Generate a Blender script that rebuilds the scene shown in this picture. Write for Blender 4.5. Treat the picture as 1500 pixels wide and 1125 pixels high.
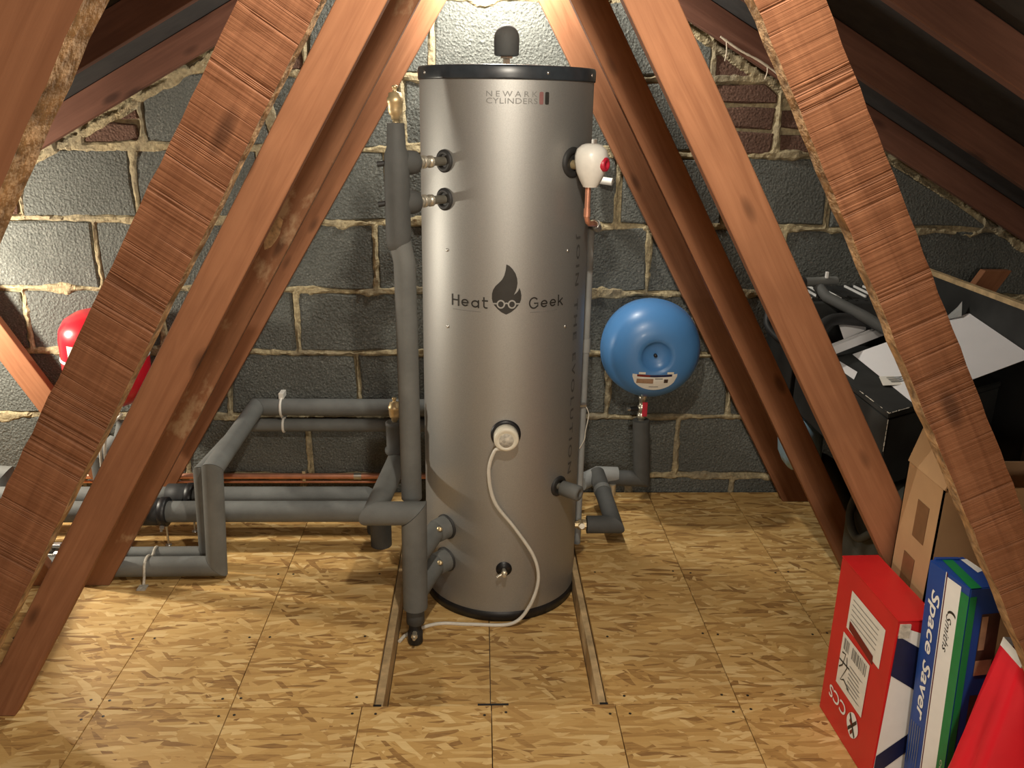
import bpy, bmesh, math, random
import numpy as np
from mathutils import Vector, Matrix, geometry
random.seed(7); rng = np.random.default_rng(11)
S = bpy.context.scene
for o in list(bpy.data.objects): bpy.data.objects.remove(o)
COL = S.collection
PI = math.pi

# ------------------------------------------------------------------ camera, world, lamps, exposure
cam_d = bpy.data.cameras.new('camera'); cam = bpy.data.objects.new('camera', cam_d); COL.objects.link(cam)
cam_d.sensor_width = 36; cam_d.lens = 30.0; cam_d.clip_start = .02
pit, roll, yaw = [math.radians(a) for a in (18.082, .992, 2.344)]
fw = Vector((math.sin(yaw)*math.cos(pit), math.cos(yaw)*math.cos(pit), -math.sin(pit)))
r0 = Vector((math.cos(yaw), -math.sin(yaw), 0)); u0 = r0.cross(fw)
rr = r0*math.cos(roll)+u0*math.sin(roll); uu = -r0*math.sin(roll)+u0*math.cos(roll)
M = Matrix((rr, uu, -fw)).transposed().to_4x4(); M.translation = (0, 0, 1.618)
cam.matrix_world = M; S.camera = cam
w = bpy.data.worlds.new('world'); S.world = w; w.use_nodes = True
w.node_tree.nodes['Background'].inputs[0].default_value = (.9, .85, .8, 1)
w.node_tree.nodes['Background'].inputs[1].default_value = .04
def lamp(name, loc, watts, radius, col):
    l = bpy.data.lights.new(name, 'POINT'); l.energy = watts; l.shadow_soft_size = radius; l.color = col
    o = bpy.data.objects.new(name, l); COL.objects.link(o); o.location = loc; return o
lamp('ridge_lamp', (.09, 1.19, 2.195), 45, .03, (1, .91, .76))      # bare bulb hung near the ridge
lamp('gable_lamp', (.05, 3.19, 2.12), 28, .03, (1, .95, .84))       # bulb close to the gable wall, above the cylinder
lamp('work_lamp', (-2.13, 3.00, .97), 37, .04, (1, .91, .75))       # low lamp at the left eaves
lamp('fill_lamp', (.3, -1.6, 1.5), 66, .25, (1, .90, .76))         # unseen fill added behind the viewer to brighten the nearer timbers
S.view_settings.view_transform = 'Standard'; S.view_settings.look = 'None'
S.view_settings.gamma = 1; S.view_settings.use_curve_mapping = False
S.view_settings.exposure = .95
S.cycles.use_denoising = True

# ------------------------------------------------------------------ materials
class NT:
    def __init__(s, name):
        s.m = bpy.data.materials.new(name); s.m.use_nodes = True
        s.t = s.m.node_tree; s.b = s.t.nodes['Principled BSDF']
    def n(s, typ, **kw):
        nd = s.t.nodes.new(typ)
        for k, v in kw.items():
            if k.startswith('i_'): nd.inputs[k[2:].replace('_', ' ')].default_value = v
            else: setattr(nd, k, v)
        return nd
    def l(s, a, b): s.t.links.new(a, b)
    def coords(s, scale=(1, 1, 1), rot=(0, 0, 0), rand=True):
        tc = s.n('ShaderNodeTexCoord'); out = tc.outputs['Object']
        if rand:
            oi = s.n('ShaderNodeObjectInfo'); mu = s.n('ShaderNodeMath', operation='MULTIPLY'); mu.inputs[1].default_value = 37
            s.l(oi.outputs['Random'], mu.inputs[0])
            ad = s.n('ShaderNodeVectorMath', operation='ADD'); s.l(out, ad.inputs[0]); s.l(mu.outputs[0], ad.inputs[1]); out = ad.outputs[0]
        mp = s.n('ShaderNodeMapping', vector_type='TEXTURE'); mp.inputs['Scale'].default_value = tuple(1/x for x in scale); mp.inputs['Rotation'].default_value = rot
        s.l(out, mp.inputs[0]); return mp.outputs[0]
    def noise(s, vec, scale=1, detail=4, rough=.55, dist=0):
        nd = s.n('ShaderNodeTexNoise'); nd.inputs['Scale'].default_value = scale; nd.inputs['Detail'].default_value = detail
        nd.inputs['Roughness'].default_value = rough; nd.inputs['Distortion'].default_value = dist; s.l(vec, nd.inputs['Vector']); return nd.outputs[0]
    def ramp(s, fac, stops):
        r = s.n('ShaderNodeValToRGB'); cr = r.color_ramp
        while len(cr.elements) < len(stops): cr.elements.new(.5)
        for e, (p, c) in zip(cr.elements, stops):
            e.position = p; e.color = (c[0], c[1], c[2], 1) if hasattr(c, '__len__') else (c, c, c, 1)
        s.l(fac, r.inputs[0]); return r.outputs[0]
    def mix(s, fac, a, b, blend='MIX'):
        m = s.n('ShaderNodeMix', data_type='RGBA', blend_type=blend)
        for sock, v in ((m.inputs[0], fac), (m.inputs[6], a), (m.inputs[7], b)):
            if isinstance(v, (int, float)): sock.default_value = v
            elif isinstance(v, (tuple, list)): sock.default_value = (v[0], v[1], v[2], 1)
            else: s.l(v, sock)
        return m.outputs[2]
    def math(s, op, a, b=0, c=None):
        m = s.n('ShaderNodeMath', operation=op)
        for i, v in enumerate((a, b) if c is None else (a, b, c)):
            if isinstance(v, (int, float)): m.inputs[i].default_value = v
            else: s.l(v, m.inputs[i])
        return m.outputs[0]
    def bump(s, h, strength=.5, dist=.002, prev=None):
        b = s.n('ShaderNodeBump'); b.inputs['Strength'].default_value = strength; b.inputs['Distance'].default_value = dist
        s.l(h, b.inputs['Height'])
        if prev: s.l(prev, b.inputs['Normal'])
        s.l(b.outputs[0], s.b.inputs['Normal']); return b.outputs[0]
    def base(s, c):
        if isinstance(c, tuple): s.b.inputs['Base Color'].default_value = (*c, 1)
        else: s.l(c, s.b.inputs['Base Color'])
    def set(s, rough=.6, metal=0, spec=.5, coat=0):
        s.b.inputs['Roughness'].default_value = rough; s.b.inputs['Metallic'].default_value = metal
        s.b.inputs['Specular IOR Level'].default_value = spec; s.b.inputs['Coat Weight'].default_value = coat
        return s.m
def plain(name, c, rough=.5, metal=0, spec=.5, var=.12, scale=40, bump=0, coat=0):
    t = NT(name); v = t.coords(rand=True); f = t.noise(v, scale, 4)
    lo = tuple(x*(1-var) for x in c); hi = tuple(min(1, x*(1+var)) for x in c)
    t.base(t.ramp(f, [(.3, lo), (.7, hi)]))
    if bump: t.bump(f, 1, bump)
    return t.set(rough, metal, spec, coat)
def block_mat(name, lo, hi):
    t = NT(name); v = t.coords()
    g = t.noise(v, 150, 4, .75); g2 = t.noise(v, 60, 4, .75); big = t.noise(v, 4, 4, .6)
    vo = t.n('ShaderNodeTexVoronoi'); vo.inputs['Scale'].default_value = 95; t.l(v, vo.inputs['Vector'])
    c = t.ramp(g, [(.3, tuple(x*.55 for x in lo)), (.55, lo), (.75, hi)])
    c = t.mix(t.ramp(big, [(.35, 0.0), (.7, .7)]), c, tuple(x*.62 for x in lo), 'MIX')
    t.base(c)
    h = t.math('ADD', t.math('MULTIPLY', vo.outputs['Distance'], .8), t.math('ADD', g, t.math('MULTIPLY', g2, 1.2)))
    t.bump(h, 1, .010); return t.set(.95, 0, .15)
def wood_mat(name, lo, hi, saw=0., blotch=None):
    t = NT(name); v = t.coords((2.2, 38, 38)); vs = t.coords((1, 1, 1))
    g = t.noise(v, 1.3, 5, .6, .8); big = t.noise(vs, 3.5, 3)
    c = t.ramp(g, [(.25, lo), (.5, tuple((a+b)/2 for a, b in zip(lo, hi))), (.75, hi)])
    c = t.mix(t.ramp(big, [(.35, 0.0), (.75, .45)]), c, tuple(x*.6 for x in lo))
    vo = t.n('ShaderNodeTexVoronoi'); vo.inputs['Scale'].default_value = 1; t.l(t.coords((3.2, 3.2, 9)), vo.inputs['Vector'])
    c = t.mix(t.ramp(vo.outputs['Distance'], [(.07, .75), (.16, 0.0)]), c, tuple(x*.35 for x in lo))
    nrm = t.bump(g, .5, .0012)
    if saw:
        s1 = t.noise(t.coords((44, .9, .9), (0, .06, 0)), 1, 4, .7, 0); s2 = t.noise(t.coords((24, .8, .8), (0, .06, 0)), 1, 2, .6)
        ln = t.ramp(s1, [(.34, 0.0), (.46, 1.0)])
        c = t.mix(t.math('MULTIPLY', t.math('SUBTRACT', 1, ln), .30*saw), c, tuple(x*.25 for x in lo))
        t.bump(t.math('ADD', t.math('ADD', ln, s1), s2), saw, .0022, nrm)
    if blotch:
        b = t.noise(t.coords((5, 9, 9)), 1, 5, .65)
        c = t.mix(t.ramp(b, [(.58, 0.0), (.68, .75)]), c, blotch)
    t.base(c); return t.set(.72, 0, .25)
def osb_mat():
    t = NT('osb_strand_board'); val = None; edge = None
    warp = t.n('ShaderNodeTexNoise'); warp.inputs['Scale'].default_value = 5; t.l(t.coords(), warp.inputs['Vector'])
    for i, (ang, sx, sy, thr) in enumerate(((.08, 8, 38, 0), (.50, 9, 44, .50), (-.42, 9, 48, .55), (1.2, 12, 46, .74), (-.12, 8, 52, .5), (.28, 12, 64, .62), (-.8, 11, 56, .74), (.0, 13, 74, .62))):
        v = t.coords((sx, sy, 1), (0, 0, ang))
        ad = t.n('ShaderNodeVectorMath', operation='MULTIPLY_ADD'); t.l(warp.outputs['Color'], ad.inputs[0]); ad.inputs[1].default_value = (1.2, 1.2, 0); t.l(v, ad.inputs[2])
        of = t.n('ShaderNodeVectorMath', operation='ADD'); t.l(ad.outputs[0], of.inputs[0]); of.inputs[1].default_value = (i*7.3, i*3.1, 0)
        fl = t.n('ShaderNodeTexVoronoi', voronoi_dimensions='2D'); fl.inputs['Scale'].default_value = 1; fl.inputs['Randomness'].default_value = 1; t.l(of.outputs[0], fl.inputs['Vector'])
        se = t.n('ShaderNodeSeparateColor'); t.l(fl.outputs['Color'], se.inputs[0])
        if val is None: val = se.outputs[0]; edge = fl.outputs['Distance']
        else:
            k = t.math('GREATER_THAN', se.outputs[1], thr)
            mx = t.n('ShaderNodeMix'); t.l(k, mx.inputs[0]); t.l(val, mx.inputs[2]); t.l(se.outputs[0], mx.inputs[3]); val = mx.outputs[0]
            m2 = t.n('ShaderNodeMix'); t.l(k, m2.inputs[0]); t.l(edge, m2.inputs[2]); t.l(fl.outputs['Distance'], m2.inputs[3]); edge = m2.outputs[0]
    fine = t.noise(t.coords((20, 190, 1)), 1, 4, .6)
    f = t.math('ADD', val, t.math('MULTIPLY', t.math('SUBTRACT', fine, .5), .45))
    c = t.ramp(f, [(.0, (.27, .140, .045)), (.12, (.44, .25, .080)), (.45, (.58, .355, .122)), (.75, (.65, .42, .160)), (1., (.78, .56, .255))])
    dk = t.noise(t.coords((30, 120, 1)), 1, 3, .5)
    c = t.mix(t.ramp(dk, [(.72, 0.0), (.77, .7)]), c, (.12, .06, .025))
    big = t.noise(t.coords(), 3, 3); c = t.mix(t.ramp(big, [(.4, 0.0), (.8, .35)]), c, (.37, .22, .085))
    t.base(c); t.bump(t.math('ADD', f, t.math('MULTIPLY', edge, .5)), .55, .0022); return t.set(.58, 0, .4)
def steel_mat():
    t = NT('silver_jacket_steel'); v = t.coords((420, 420, 420), rand=False); f = t.noise(v, 1, 2)
    t.base(t.ramp(f, [(.3, (.37, .37, .36)), (.7, (.44, .44, .425))])); t.bump(f, .25, .0004); return t.set(.53, .80, .5)
def foam_mat(name, c):
    t = NT(name); v = t.coords(); f = t.noise(v, 240, 3, .6); b = t.noise(v, 7, 4, .6)
    col = t.ramp(b, [(.3, tuple(x*.78 for x in c)), (.7, tuple(x*1.15 for x in c))]); t.base(col); t.bump(f, .5, .0012); return t.set(.7, 0, .35)
MT = dict(
 block=block_mat('dense_grey_block', (.195, .203, .185), (.50, .50, .45)), brick=block_mat('old_red_brick', (.20, .115, .085), (.34, .21, .16)),
 mortar=None, osb=osb_mat(), steel=steel_mat(),
 wood=wood_mat('stained_softwood', (.235, .094, .043), (.365, .163, .080)),
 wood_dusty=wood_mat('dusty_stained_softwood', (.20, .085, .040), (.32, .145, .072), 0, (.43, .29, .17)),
 rough=wood_mat('rough_sawn_softwood', (.195, .076, .034), (.32, .138, .066), 1.),
 rafter=wood_mat('dark_rafter_wood', (.105, .046, .030), (.175, .080, .052)),
 rafter_brown=wood_mat('brown_rafter_wood', (.135, .058, .038), (.22, .10, .066)),
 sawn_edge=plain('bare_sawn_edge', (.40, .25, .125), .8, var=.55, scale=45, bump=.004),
 pale=plain('pale_timber', (.50, .36, .19), .65, var=.3, scale=25, bump=.001),
 felt=plain('bitumen_roof_felt', (.019, .0165, .015), .9, var=.35, scale=14, bump=.002),
 plaster=plain('loft_base_board', (.20, .17, .13), .9, var=.3, scale=12),
 foam=foam_mat('grey_pipe_foam', (.150, .155, .148)), foam_dark=foam_mat('dark_pipe_foam', (.085, .087, .084)), foam_light=foam_mat('pale_grey_foam', (.30, .31, .305)),
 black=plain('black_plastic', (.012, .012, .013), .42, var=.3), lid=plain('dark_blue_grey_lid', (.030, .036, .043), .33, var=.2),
 blackmatt=plain('matt_black_board', (.020, .021, .020), .6, var=.4, scale=9), rubber=plain('black_rubber', (.02, .02, .02), .6),
 brass=plain('brass', (.66, .52, .30), .42, .7, var=.2), nickel=plain('nickel', (.64, .60, .50), .36, .8, var=.15), steelz=plain('zinc_steel', (.62, .62, .60), .32, .9),
 copper=plain('copper_pipe', (.72, .34, .22), .40, .6, var=.18, scale=18), solder=plain('solder', (.6, .58, .52), .35, .9),
 white=plain('white_plastic', (.78, .76, .70), .35, var=.05), cream=plain('off_white_plastic', (.72, .68, .56), .4, var=.05), grit=plain('dusty_white', (.50, .47, .40), .7, var=.35, scale=90),
 paper=plain('white_card', (.80, .79, .80), .55, var=.03, scale=5), label=plain('label_paper', (.74, .71, .64), .6, var=.05),
 red=plain('red_enamel', (.62, .014, .03), .28, var=.06, scale=6, coat=.2), redbox=plain('red_carton', (.58, .016, .018), .38, var=.12, scale=5), redbag=plain('red_bag', (.68, .005, .022), .45, var=.08, scale=6),
 redcap=plain('red_cap', (.50, .02, .045), .4), blue=plain('blue_enamel', (.075, .225, .50), .36, var=.05, scale=5, coat=.08), bluebox=plain('blue_carton', (.012, .055, .26), .35, var=.08, scale=5),
 navy=plain('navy_print', (.008, .012, .055), .4), green=plain('green_print', (.008, .19, .055), .38, var=.06), darkprint=plain('dark_print', (.055, .03, .022), .45, var=.4, scale=14), tanprint=plain('tan_print', (.33, .20, .12), .5, var=.3, scale=20),
 ink=plain('dark_ink', (.022, .020, .017), .5), greyink=plain('grey_ink', (.20, .20, .19), .5), redink=plain('faded_red_ink', (.22, .10, .095), .5), darkred=plain('dark_red_sticker', (.15, .008, .008), .4), whiteink=plain('white_ink', (.80, .80, .78), .5, var=.02),
 sideink=plain('faint_side_ink', (.085, .083, .078), .5),
 kraft=plain('kraft_cardboard', (.47, .29, .145), .7, var=.08, scale=8), tape=plain('brown_tape', (.20, .105, .048), .35, var=.1), kraftdark=plain('inner_cardboard', (.34, .20, .10), .75, var=.1, scale=8),
 cloth=plain('grey_green_cloth', (.060, .062, .050), .85, var=.35, scale=6, bump=.004), bagwhite=plain('white_carrier_bag', (.70, .70, .68), .45), bagblue=plain('pale_blue_plastic', (.30, .47, .60), .45),
 cable=plain('white_cable', (.66, .63, .55), .45, var=.06), web=plain('cobweb_dust', (.55, .47, .36), .9, var=.2),
)
def mortar_mat():
    t = NT('sandy_mortar'); v = t.coords(rand=False)
    g = t.noise(v, 70, 4, .65); b = t.noise(v, 5, 4)
    c = t.ramp(g, [(.3, (.22, .175, .105)), (.6, (.43, .36, .22)), (.8, (.55, .475, .31))])
    c = t.mix(t.ramp(b, [(.45, 0.0), (.68, .8)]), c, (.19, .165, .12)); t.base(c); t.bump(g, 1, .006); return t.set(.95, 0, .1)
MT['mortar'] = mortar_mat()

# ------------------------------------------------------------------ mesh helpers
def wloc(o):
    v = Vector((0, 0, 0))
    while o is not None: v = v+o.location; o = o.parent
    return v
def link(name, me, mat, parent=None, smooth=False):
    o = bpy.data.objects.new(name, me); COL.objects.link(o)
    if mat is not None and not me.materials: me.materials.append(MT[mat] if isinstance(mat, str) else mat)
    if parent is not None: o.parent = parent
    return o
def tag(o, label=None, cat=None, group=None, kind=None):
    if label: o['label'] = label
    if cat: o['category'] = cat
    if group: o['group'] = group
    if kind: o['kind'] = kind
    return o
def thing(name, loc, label, cat, group=None):
    o = bpy.data.objects.new(name, None); o.empty_display_size = .05; COL.objects.link(o); o.location = loc
    return tag(o, label, cat, group)
def frame(d):
    d = Vector(d).normalized(); a = Vector((0, 0, 1)) if abs(d.z) < .9 else Vector((1, 0, 0))
    x = a.cross(d).normalized(); return x, d.cross(x), d
class MB:
    def __init__(s): s.v = []; s.f = []; s.sm = []
    def add(s, vs, fs, smooth=False):
        n = len(s.v); s.v += [Vector(v) for v in vs]; s.f += [[i+n for i in f] for f in fs]; s.sm += [smooth]*len(fs); return s
    def box(s, lo, hi, m=None, bev=0):
        bm = bmesh.new(); bmesh.ops.create_cube(bm, size=1)
        lo = Vector(lo); hi = Vector(hi)
        for v in bm.verts: v.co = Vector([(lo[i]+hi[i])/2+v.co[i]*(hi[i]-lo[i]) for i in range(3)])
        if bev: bmesh.ops.bevel(bm, geom=bm.edges[:], offset=bev, segments=2, affect='EDGES', profile=.5)
        if m is not None: bmesh.ops.transform(bm, matrix=m, verts=bm.verts[:])
        bm.verts.index_update(); s.add([v.co.copy() for v in bm.verts], [[v.index for v in f.verts] for f in bm.faces]); bm.free(); return s
    def lathe(s, prof, org, axis=(0, 0, 1), seg=32, smooth=True):
        x, y, d = frame(axis); o = Vector(org); vs = []; fs = []
        for r, h in prof:
            for k in range(seg):
                a = 2*PI*k/seg; vs.append(o+d*h+(x*math.cos(a)+y*math.sin(a))*r)
        for i in range(len(prof)-1):
            for k in range(seg):
                k2 = (k+1) % seg; fs.append([i*seg+k, i*seg+k2, (i+1)*seg+k2, (i+1)*seg+k])
        s.add(vs, fs, smooth)
        for i, flip in ((0, True), (len(prof)-1, False)):
            if prof[i][0] > 1e-5:
                ring = [vs[i*seg+k] for k in range(seg)]; s.add(ring, [list(range(seg))[::-1] if flip else list(range(seg))])
        return s
    def tube(s, pts, r, seg=12, cap=True, closed=False):
        P = [Vector(p) for p in pts]; n = len(P); R = r if hasattr(r, '__len__') else [r]*n
        tan = []
        for i in range(n):
            a = P[i]-P[i-1] if i else P[1]-P[0]; b = P[i+1]-P[i] if i < n-1 else P[-1]-P[-2]
            t = (a.normalized()+b.normalized()); tan.append(t.normalized() if t.length > 1e-6 else a.normalized())
        x, y, _ = frame(tan[0]); vs = []; fs = []
        for i in range(n):
            if i:
                q = tan[i-1].rotation_difference(tan[i]); x = q @ x; y = q @ y
            for k in range(seg):
                a = 2*PI*k/seg; vs.append(P[i]+(x*math.cos(a)+y*math.sin(a))*R[i])
        for i in range(n-1):
            for k in range(seg):
                k2 = (k+1) % seg; fs.append([i*seg+k, i*seg+k2, (i+1)*seg+k2, (i+1)*seg+k])
        s.add(vs, fs, True)
        if cap:
            s.add(vs[:seg], [list(range(seg))[::-1]]); s.add(vs[-seg:], [list(range(seg))])
        return s
    def leg(s, a, b, r, na=None, nb=None, seg=22):       # a straight sleeve whose ends are cut on mitre planes
        a = Vector(a); b = Vector(b); d = (b-a).normalized(); x, y, _ = frame(d); vs = []
        for p, nn in ((a, na), (b, nb)):
            nn = Vector(nn) if nn is not None else d
            for k in range(seg):
                q = p+(x*math.cos(2*PI*k/seg)+y*math.sin(2*PI*k/seg))*r
                vs.append(q-d*((q-p).dot(nn)/d.dot(nn)))
        s.add(vs, [[k, (k+1) % seg, seg+(k+1) % seg, seg+k] for k in range(seg)], True)
        s.add(vs[:seg], [list(range(seg))[::-1]]); s.add(vs[seg:], [list(range(seg))]); return s
    def quad(s, a, b, c, d): return s.add([a, b, c, d], [[0, 1, 2, 3]])
    def prism(s, poly, n, t):                            # planar polygon (3d points) extruded along n by t
        n = Vector(n).normalized(); P = [Vector(p) for p in poly]; k = len(P)
        tri = geometry.tessellate_polygon([P]); vs = P+[p+n*t for p in P]
        fs = [list(f) for f in tri]+[[i+k for i in f][::-1] for f in tri]+[[i, (i+1) % k, k+(i+1) % k, k+i] for i in range(k)]
        return s.add(vs, fs)
    def build(s, name, mat, parent=None, off=None):
        o0 = wloc(parent) if parent is not None else Vector((0, 0, 0))
        if off is not None: o0 = o0+Vector(off)
        me = bpy.data.meshes.new(name); me.from_pydata([v-o0 for v in s.v], [], s.f); me.update()
        bm = bmesh.new(); bm.from_mesh(me); bmesh.ops.recalc_face_normals(bm, faces=bm.faces[:]); bm.to_mesh(me); bm.free()
        me.polygons.foreach_set('use_smooth', s.sm)
        o = link(name, me, mat, parent)
        if off is not None: o.location = off
        return o
def ellipsoid(c, r, seg=16): 
    m = MB(); prof = [(max(1e-6, math.sin(PI*i/10)), -math.cos(PI*i/10)) for i in range(11)]; m.lathe(prof, (0, 0, 0), (0, 0, 1), seg)
    m.v = [Vector((c[0]+v.x*r[0], c[1]+v.y*r[1], c[2]+v.z*r[2])) for v in m.v]; return m
def spline(pts, n=8):
    P = [Vector(p) for p in pts]; P = [2*P[0]-P[1]]+P+[2*P[-1]-P[-2]]; out = []
    for i in range(1, len(P)-2):
        for k in range(n):
            t = k/n; a, b, c, d = P[i-1:i+3]
            out.append(.5*((2*b)+(c-a)*t+(2*a-5*b+4*c-d)*t*t+(3*b-a-3*c+d)*t**3))
    return out+[P[-2]]
def text_tris(txt, size, bold=0., shear=0., spacing=1.):
    cu = bpy.data.curves.new('t', 'FONT'); cu.body = txt; cu.size = size; cu.offset = bold; cu.shear = shear; cu.space_character = spacing; cu.resolution_u = 3
    ob = bpy.data.objects.new('t', cu); COL.objects.link(ob); dg = bpy.context.evaluated_depsgraph_get(); dg.update()
    me = bpy.data.meshes.new_from_object(ob.evaluated_get(dg)); vs = [v.co.copy() for v in me.vertices]; fs = [list(p.vertices) for p in me.polygons]
    bpy.data.objects.remove(ob); bpy.data.curves.remove(cu); bpy.data.meshes.remove(me); return vs, fs
def fit_text(txt, w, h, **kw):                            # text scaled into a w x h box, origin lower-left
    vs, fs = text_tris(txt, 1., **kw); x0 = min(v.x for v in vs); x1 = max(v.x for v in vs); y0 = min(v.y for v in vs); y1 = max(v.y for v in vs)
    return [((v.x-x0)/(x1-x0)*w, (v.y-y0)/(y1-y0)*h) for v in vs], fs
def stroke(paths, wd):                                    # thick 2d polylines -> quads
    vs = []; fs = []
    for p in paths:
        p = [Vector((a, b)) for a, b in p]; n = len(p); base = len(vs)
        for i in range(n):
            a = (p[i]-p[i-1]).normalized() if i else (p[1]-p[0]).normalized(); b = (p[i+1]-p[i]).normalized() if i < n-1 else a
            t = (a+b).normalized() if (a+b).length > .01 else a; nn = Vector((-t.y, t.x))*wd/2
            e = -t*wd*.35 if i == 0 else (t*wd*.35 if i == n-1 else Vector((0, 0)))
            vs += [tuple(p[i]+nn+e), tuple(p[i]-nn+e)]
        fs += [[base+2*i, base+2*i+1, base+2*i+3, base+2*i+2] for i in range(n-1)]
    return vs, fs
def arc(cx, cy, r, a0, a1, n=14, ry=None): return [(cx+r*math.cos(math.radians(a0+(a1-a0)*i/n)), cy+(ry or r)*math.sin(math.radians(a0+(a1-a0)*i/n))) for i in range(n+1)]
def on_plane(vs, o, u, v, n, lift=.0008):
    o, u, v, n = map(Vector, (o, u, v, n)); return [o+u*a+v*b+n*lift for a, b in vs]
def vnoise(x, z, seed, sc):
    r = np.random.default_rng(seed).random((128, 128)); X = x*sc+50; Z = z*sc+50
    i = np.floor(X).astype(int); j = np.floor(Z).astype(int); fx = X-i; fz = Z-j; fx = fx*fx*(3-2*fx); fz = fz*fz*(3-2*fz)
    g = lambda a, b: r[a % 128, b % 128]
    return (g(i, j)*(1-fx)+g(i+1, j)*fx)*(1-fz)+(g(i, j+1)*(1-fx)+g(i+1, j+1)*fx)*fz

# ------------------------------------------------------------------ the room: gable wall of blocks
WY = 3.43; RX = .005
def roof_z(x): return 2.34-.555*abs(x-RX)                # underside line of the rafters
JZ = [-.21, .073, .350, .628, .890, 1.166, 1.445, 1.720, 1.997, 2.275]
PH = [.62, -.75, -.491, -.731, -.47, -.20, -.55, -.179, -.42]     # one vertical joint of each course
PITCH = [.47, .535, .531, .545, .545, .50, .49, .53, .5]
VJ = []
for c in range(9):
    xs = []; x = PH[c]
    while x > -3.2: x -= PITCH[c]*random.uniform(.97, 1.03)
    while x < 3.3:
        xs.append(x); x += PITCH[c]*random.uniform(.98, 1.02)
    VJ.append(sorted(xs))
VJ[5] = sorted([x for x in VJ[5] if x < -2 or x > 1.9]+[-1.785, -1.333, -.85, -.36, .10, .55, .98, 1.399])
VJ[6] = sorted([x for x in VJ[6] if x < -1.4 or x > 1.3]+[-1.288, -.80, -.30, .16, .58, .886, 1.156])
VJ[7] = sorted([-1.2, -.65, -.179, .36, .88])
gx = np.arange(-3.0, 3.001, .0082); gz = np.arange(-.2, 2.48, .0082)
X, Z = np.meshgrid(gx, gz, indexing='ij')
dj = np.full(X.shape, 9.)
wob = (vnoise(X, Z, 1, 4)-.5)*.022
for z in JZ: dj = np.minimum(dj, np.abs(Z-z+wob))
for c in range(9):
    inn = (Z >= JZ[c]) & (Z < JZ[c+1])
    for x in VJ[c]: dj = np.where(inn, np.minimum(dj, np.abs(X-x+wob)*1.15), dj)
dr = np.abs(Z-(2.34-.555*np.abs(X-RX))+.012); dj = np.minimum(dj, dr*.95)
wid = .009+.024*vnoise(X, Z, 2, 9)**2+.012*vnoise(X, Z, 3, 26)
inb = np.clip((wid-dj)/.014, 0, 1)
proud = .002+.012*vnoise(X, Z, 4, 13)*vnoise(X, Z, 5, 45)+.004*vnoise(X, Z, 6, 70)
keep = (vnoise(X, Z, 7, 5) > .16)
Yy = WY+.016-inb*np.where(keep, .016+proud, .012+.004*vnoise(X, Z, 8, 40))
Xj = X+(vnoise(X, Z, 9, 60)-.5)*.006; Zj = Z+(vnoise(X, Z, 10, 60)-.5)*.006
nx, nz = X.shape; co = np.stack([Xj, Yy, Zj], -1).reshape(-1, 3)
idx = np.arange(nx*nz).reshape(nx, nz)
F = np.stack([idx[:-1, :-1], idx[1:, :-1], idx[1:, 1:], idx[:-1, 1:]], -1)
okc = (Z[:-1, :-1] < 2.40-.555*np.abs(X[:-1, :-1]-RX)); F = F[okc].reshape(-1, 4)
used = np.unique(F); remap = -np.ones(nx*nz, int); remap[used] = np.arange(len(used))
me = bpy.data.meshes.new('wall_back'); me.from_pydata(co[used].tolist(), [], remap[F].tolist()); me.update()
wall = tag(link('wall_back', me, 'mortar'), 'sandy mortar of the grey block gable wall behind the cylinder', None, None, 'structure')
def clip_roof(poly, gap=.012):
    for s in (1, -1):
        f = lambda p: (2.34-gap-.555*s*(p[0]-RX))-p[1]
        out = []
        for i in range(len(poly)):
            a, b = poly[i], poly[(i+1) % len(poly)]; fa, fb = f(a), f(b)
            if fa >= 0: out.append(a)
            if (fa >= 0) != (fb >= 0): t = fa/(fa-fb); out.append((a[0]+(b[0]-a[0])*t, a[1]+(b[1]-a[1])*t))
        poly = out
        if len(poly) < 3: return []
    return poly
def area(p): return abs(sum(p[i][0]*p[(i+1) % len(p)][1]-p[(i+1) % len(p)][0]*p[i][1] for i in range(len(p))))/2
def make_block(poly, mat, name):
    cx = sum(p[0] for p in poly)/len(poly); cz = sum(p[1] for p in poly)/len(poly); ring = []
    for i in range(len(poly)):
        a, b = poly[i], poly[(i+1) % len(poly)]; L = math.dist(a, b); n = max(1, min(5, int(L/.09)))
        for k in range(n):
            t = k/n; j = .006 if k else .008
            ring.append((a[0]+(b[0]-a[0])*t+random.uniform(-j, j), a[1]+(b[1]-a[1])*t+random.uniform(-j, j)))
    pr = random.uniform(-.004, .005); n = len(ring); vs = []
    for (x, z) in ring: vs.append((x-cx, .06, z-cz))
    for (x, z) in ring: vs.append((x-cx, .006-pr+random.uniform(0, .003), z-cz))
    for (x, z) in ring:
        d = math.hypot(x-cx, z-cz) or 1; k = 1-.009/d; vs.append(((x-cx)*k, -pr+random.uniform(-.0015, .0015), (z-cz)*k))
    fs = [[i, (i+1) % n, n+(i+1) % n, n+i] for i in range(n)]+[[n+i, n+(i+1) % n, 2*n+(i+1) % n, 2*n+i] for i in range(n)]+[list(range(2*n, 3*n))]
    me = bpy.data.meshes.new(name); me.from_pydata(vs, [], fs); me.update()
    bm = bmesh.new(); bm.from_mesh(me); bmesh.ops.recalc_face_normals(bm, faces=bm.faces[:]); bm.to_mesh(me); bm.free()
    o = link(name, me, mat, wall); o.location = (cx, WY, cz)
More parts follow.
